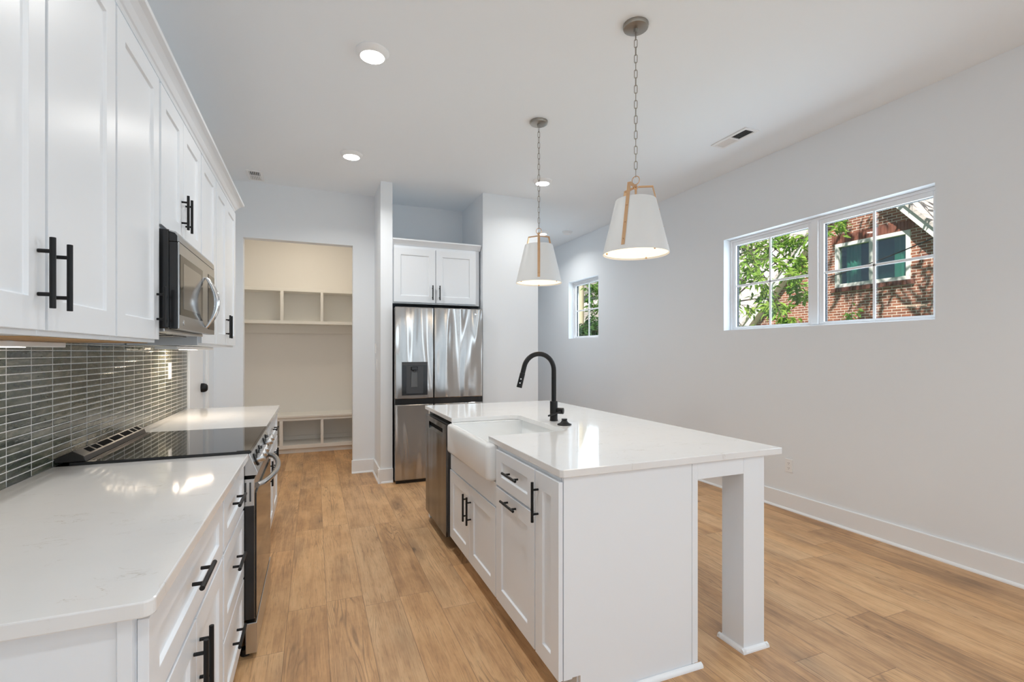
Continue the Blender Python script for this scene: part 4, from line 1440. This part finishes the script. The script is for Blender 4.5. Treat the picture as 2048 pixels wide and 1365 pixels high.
def tree(name, base, top, clusters, nleaf, L, leafm, label, cat='tree', seed=1, drop=0.5, rad=0.03):
    rng = random.Random(seed)
    t = thing(name, base, label, cat)
    br = MB()
    fol = bmesh.new()
    b0, tp = Vector(base), Vector(top)
    trunk = [b0.lerp(tp, i / 6) + Vector((rng.uniform(-.05, .05), rng.uniform(-.05, .05), 0)) * (1 if 0 < i < 6 else 0) for i in range(7)]
    br.tube(trunk, [rad * (2.2 - 1.4 * i / 6) for i in range(7)], 8)
    for (c, r) in clusters:
        c = Vector(c)
        st = trunk[rng.choice((3, 4, 5))]
        path = [st.lerp(c, i / 4) + Vector((0, 0, 0.12 * math.sin(PI * i / 4))) for i in range(5)]
        br.tube(path, [rad * (0.7 - 0.55 * i / 4) for i in range(5)], 6)
        for k in range(max(2, nleaf // 14)):
            d = Vector((rng.gauss(0, 1), rng.gauss(0, 1), rng.gauss(-0.15, 0.8))).normalized()
            e = c + Vector((d.x * r, d.y * r, d.z * r * 0.85))
            s0 = c.lerp(e, 0.05)
            br.tube([s0, s0.lerp(e, 0.5) + Vector((0, 0, 0.03)), e], [rad * 0.14, rad * 0.1, rad * 0.05], 4)
            for q in range(14):
                u = rng.uniform(0.25, 1.0)
                p = s0.lerp(e, u) + Vector((rng.gauss(0, .03), rng.gauss(0, .03), rng.gauss(0, .03)))
                ld = (d * 0.5 + Vector((rng.gauss(0, .7), rng.gauss(0, .7), rng.gauss(-drop, .5))))
                leaf(fol, p, ld, L * rng.uniform(0.7, 1.25), L * rng.uniform(0.26, 0.38), rng)
    obj('branches', br, M_BARK, t)
    obj('foliage', fol, leafm, t)
    return t


def at(px, py, X):
    th = math.radians(22.1483)
    r, v = (px - 1024) / 972.63, -(py - 704.92) / 972.63
    d = Vector((math.cos(th) * r + math.sin(th), -math.sin(th) * r + math.cos(th), v))
    k = X / d.x
    return (X, d.y * k, CAM_H + d.z * k)


# service wire in front of the house
wa, wb_ = Vector(at(1600, 572, 12.8)), Vector(at(1950, 440, 12.8))
pts = [wa.lerp(wb_, i / 12) - Vector((0, 0, 0.10 * math.sin(PI * i / 12))) for i in range(13)]
o = obj('service_wire', MB().tube(pts, 0.014, 6), M_WIRE)
tag(o, 'thin dark service wire sagging across the brick house window', 'wire')

cl = [(at(1490, 500, 6.6), 0.42), (at(1510, 520, 6.2), 0.42), (at(1488, 560, 6.6), 0.36), (at(1525, 560, 6.4), 0.36), (at(1540, 495, 6.6), 0.34), (at(1575, 480, 7.0), 0.34), (at(1610, 475, 7.0), 0.30), (at(1590, 530, 7.0), 0.26),
      (at(1540, 600, 6.6), 0.26), (at(1562, 610, 6.4), 0.26), (at(1570, 640, 6.5), 0.22), (at(1600, 560, 6.8), 0.18), (at(1612, 590, 7.0), 0.16), (at(1660, 455, 7.2), 0.26), (at(1482, 610, 6.8), 0.26), (at(1480, 470, 7.2), 0.40), (at(1450, 470, 7.2), 0.5), (at(1430, 560, 7.0), 0.5), (at(1545, 430, 7.0), 0.5), (at(1490, 660, 6.8), 0.2)]
tree('leafy_tree', (7.4, 7.3, -0.4), (7.0, 6.9, 4.6), cl, 120, 0.135, M_LEAF1, 'bright green leafy tree whose branches hang across the left half of the wide window', seed=3)
cl = [(at(1195, 572, 9.2), 0.55), (at(1193, 600, 9.2), 0.5), (at(1202, 590, 9.2), 0.6), (at(1206, 560, 9.2), 0.6), (at(1195, 622, 9.2), 0.3)]
tree('leafy_tree', (9.6, 14.0, -0.4), (9.4, 14.0, 3.9), cl, 85, 0.18, M_LEAF2, 'dark-branched tree at the right side of the small window', seed=8)
cl = [(at(1165, 668, 7.0), 0.35), (at(1178, 655, 7.0), 0.34), (at(1190, 662, 7.0), 0.42), (at(1172, 648, 7.3), 0.24), (at(1188, 640, 7.3), 0.25), (at(1200, 655, 7.2), 0.5), (at(1158, 680, 7.0), 0.5), (at(1180, 690, 7.0), 0.6)]
tree('garden_shrub', (7.2, 12.4, -0.4), (7.2, 12.3, 1.3), cl, 130, 0.15, M_LEAF3, 'dark green shrub filling the bottom of the small window', 'shrub', seed=11, rad=0.02)
cl = [(at(1704, 628, 7.0), 0.10), (at(1697, 640, 7.0), 0.14), (at(1715, 650, 7.0), 0.3)]
tree('garden_shrub', (7.0, 4.6, -0.4), (7.0, 4.55, 1.3), cl, 40, 0.09, M_LEAF2, 'small leafy shoot rising at the sill of the wide window', 'shrub', seed=5, rad=0.012)

rng = random.Random(4)
cl = [((11.0 + rng.gauss(0, 1.5), 6.0 + rng.gauss(0, 1.9), 8.6 + rng.gauss(0, 1.0)), 1.0) for k in range(13)]
tree('leafy_tree', (10.6, 1.2, -0.4), (10.9, 4.6, 7.6), cl, 70, 0.36, M_LEAF2, 'tall tree out of frame whose leaves dapple the brick wall with shade', seed=21, rad=0.09)

# houses beyond the small window
t = thing('blue_house', (16.0, 24.0, -0.4), 'blue-grey sided house beyond the small window', 'house')
obj('wall', MB().box(13.0, 16.2, 23.0, 27.0, -0.4, 3.0), M_SIDING, t)
m = MB()
m.prism([(12.7, 2.95), (16.5, 2.95), (16.5, 3.1), (14.6, 4.3), (12.7, 3.1)], 'Y', 22.7, 27.2)
obj('roof', m, M_SHIN, t)
obj('fascia', MB().box(12.7, 16.5, 22.62, 22.69, 2.95, 3.12), M_WHT, t)
o = obj('utility_pole', MB().cyl((9.53, 16.35, -0.4), (9.53, 16.35, 7.0), 0.11, 14), M_POST)
tag(o, 'pale wooden pole at the left side of the small window', 'pole')
t = thing('white_house', (12, 30, -0.4), 'pale sided house farther behind the blue one', 'house')
obj('wall', MB().box(12.5, 24.0, 29.0, 34.0, -0.4, 5.2), M_SIDW, t)
obj('roof', MB().prism([(12.0, 5.2), (24.5, 5.2), (18.2, 8.6)], 'Y', 28.6, 34.4), M_SHIN, t)
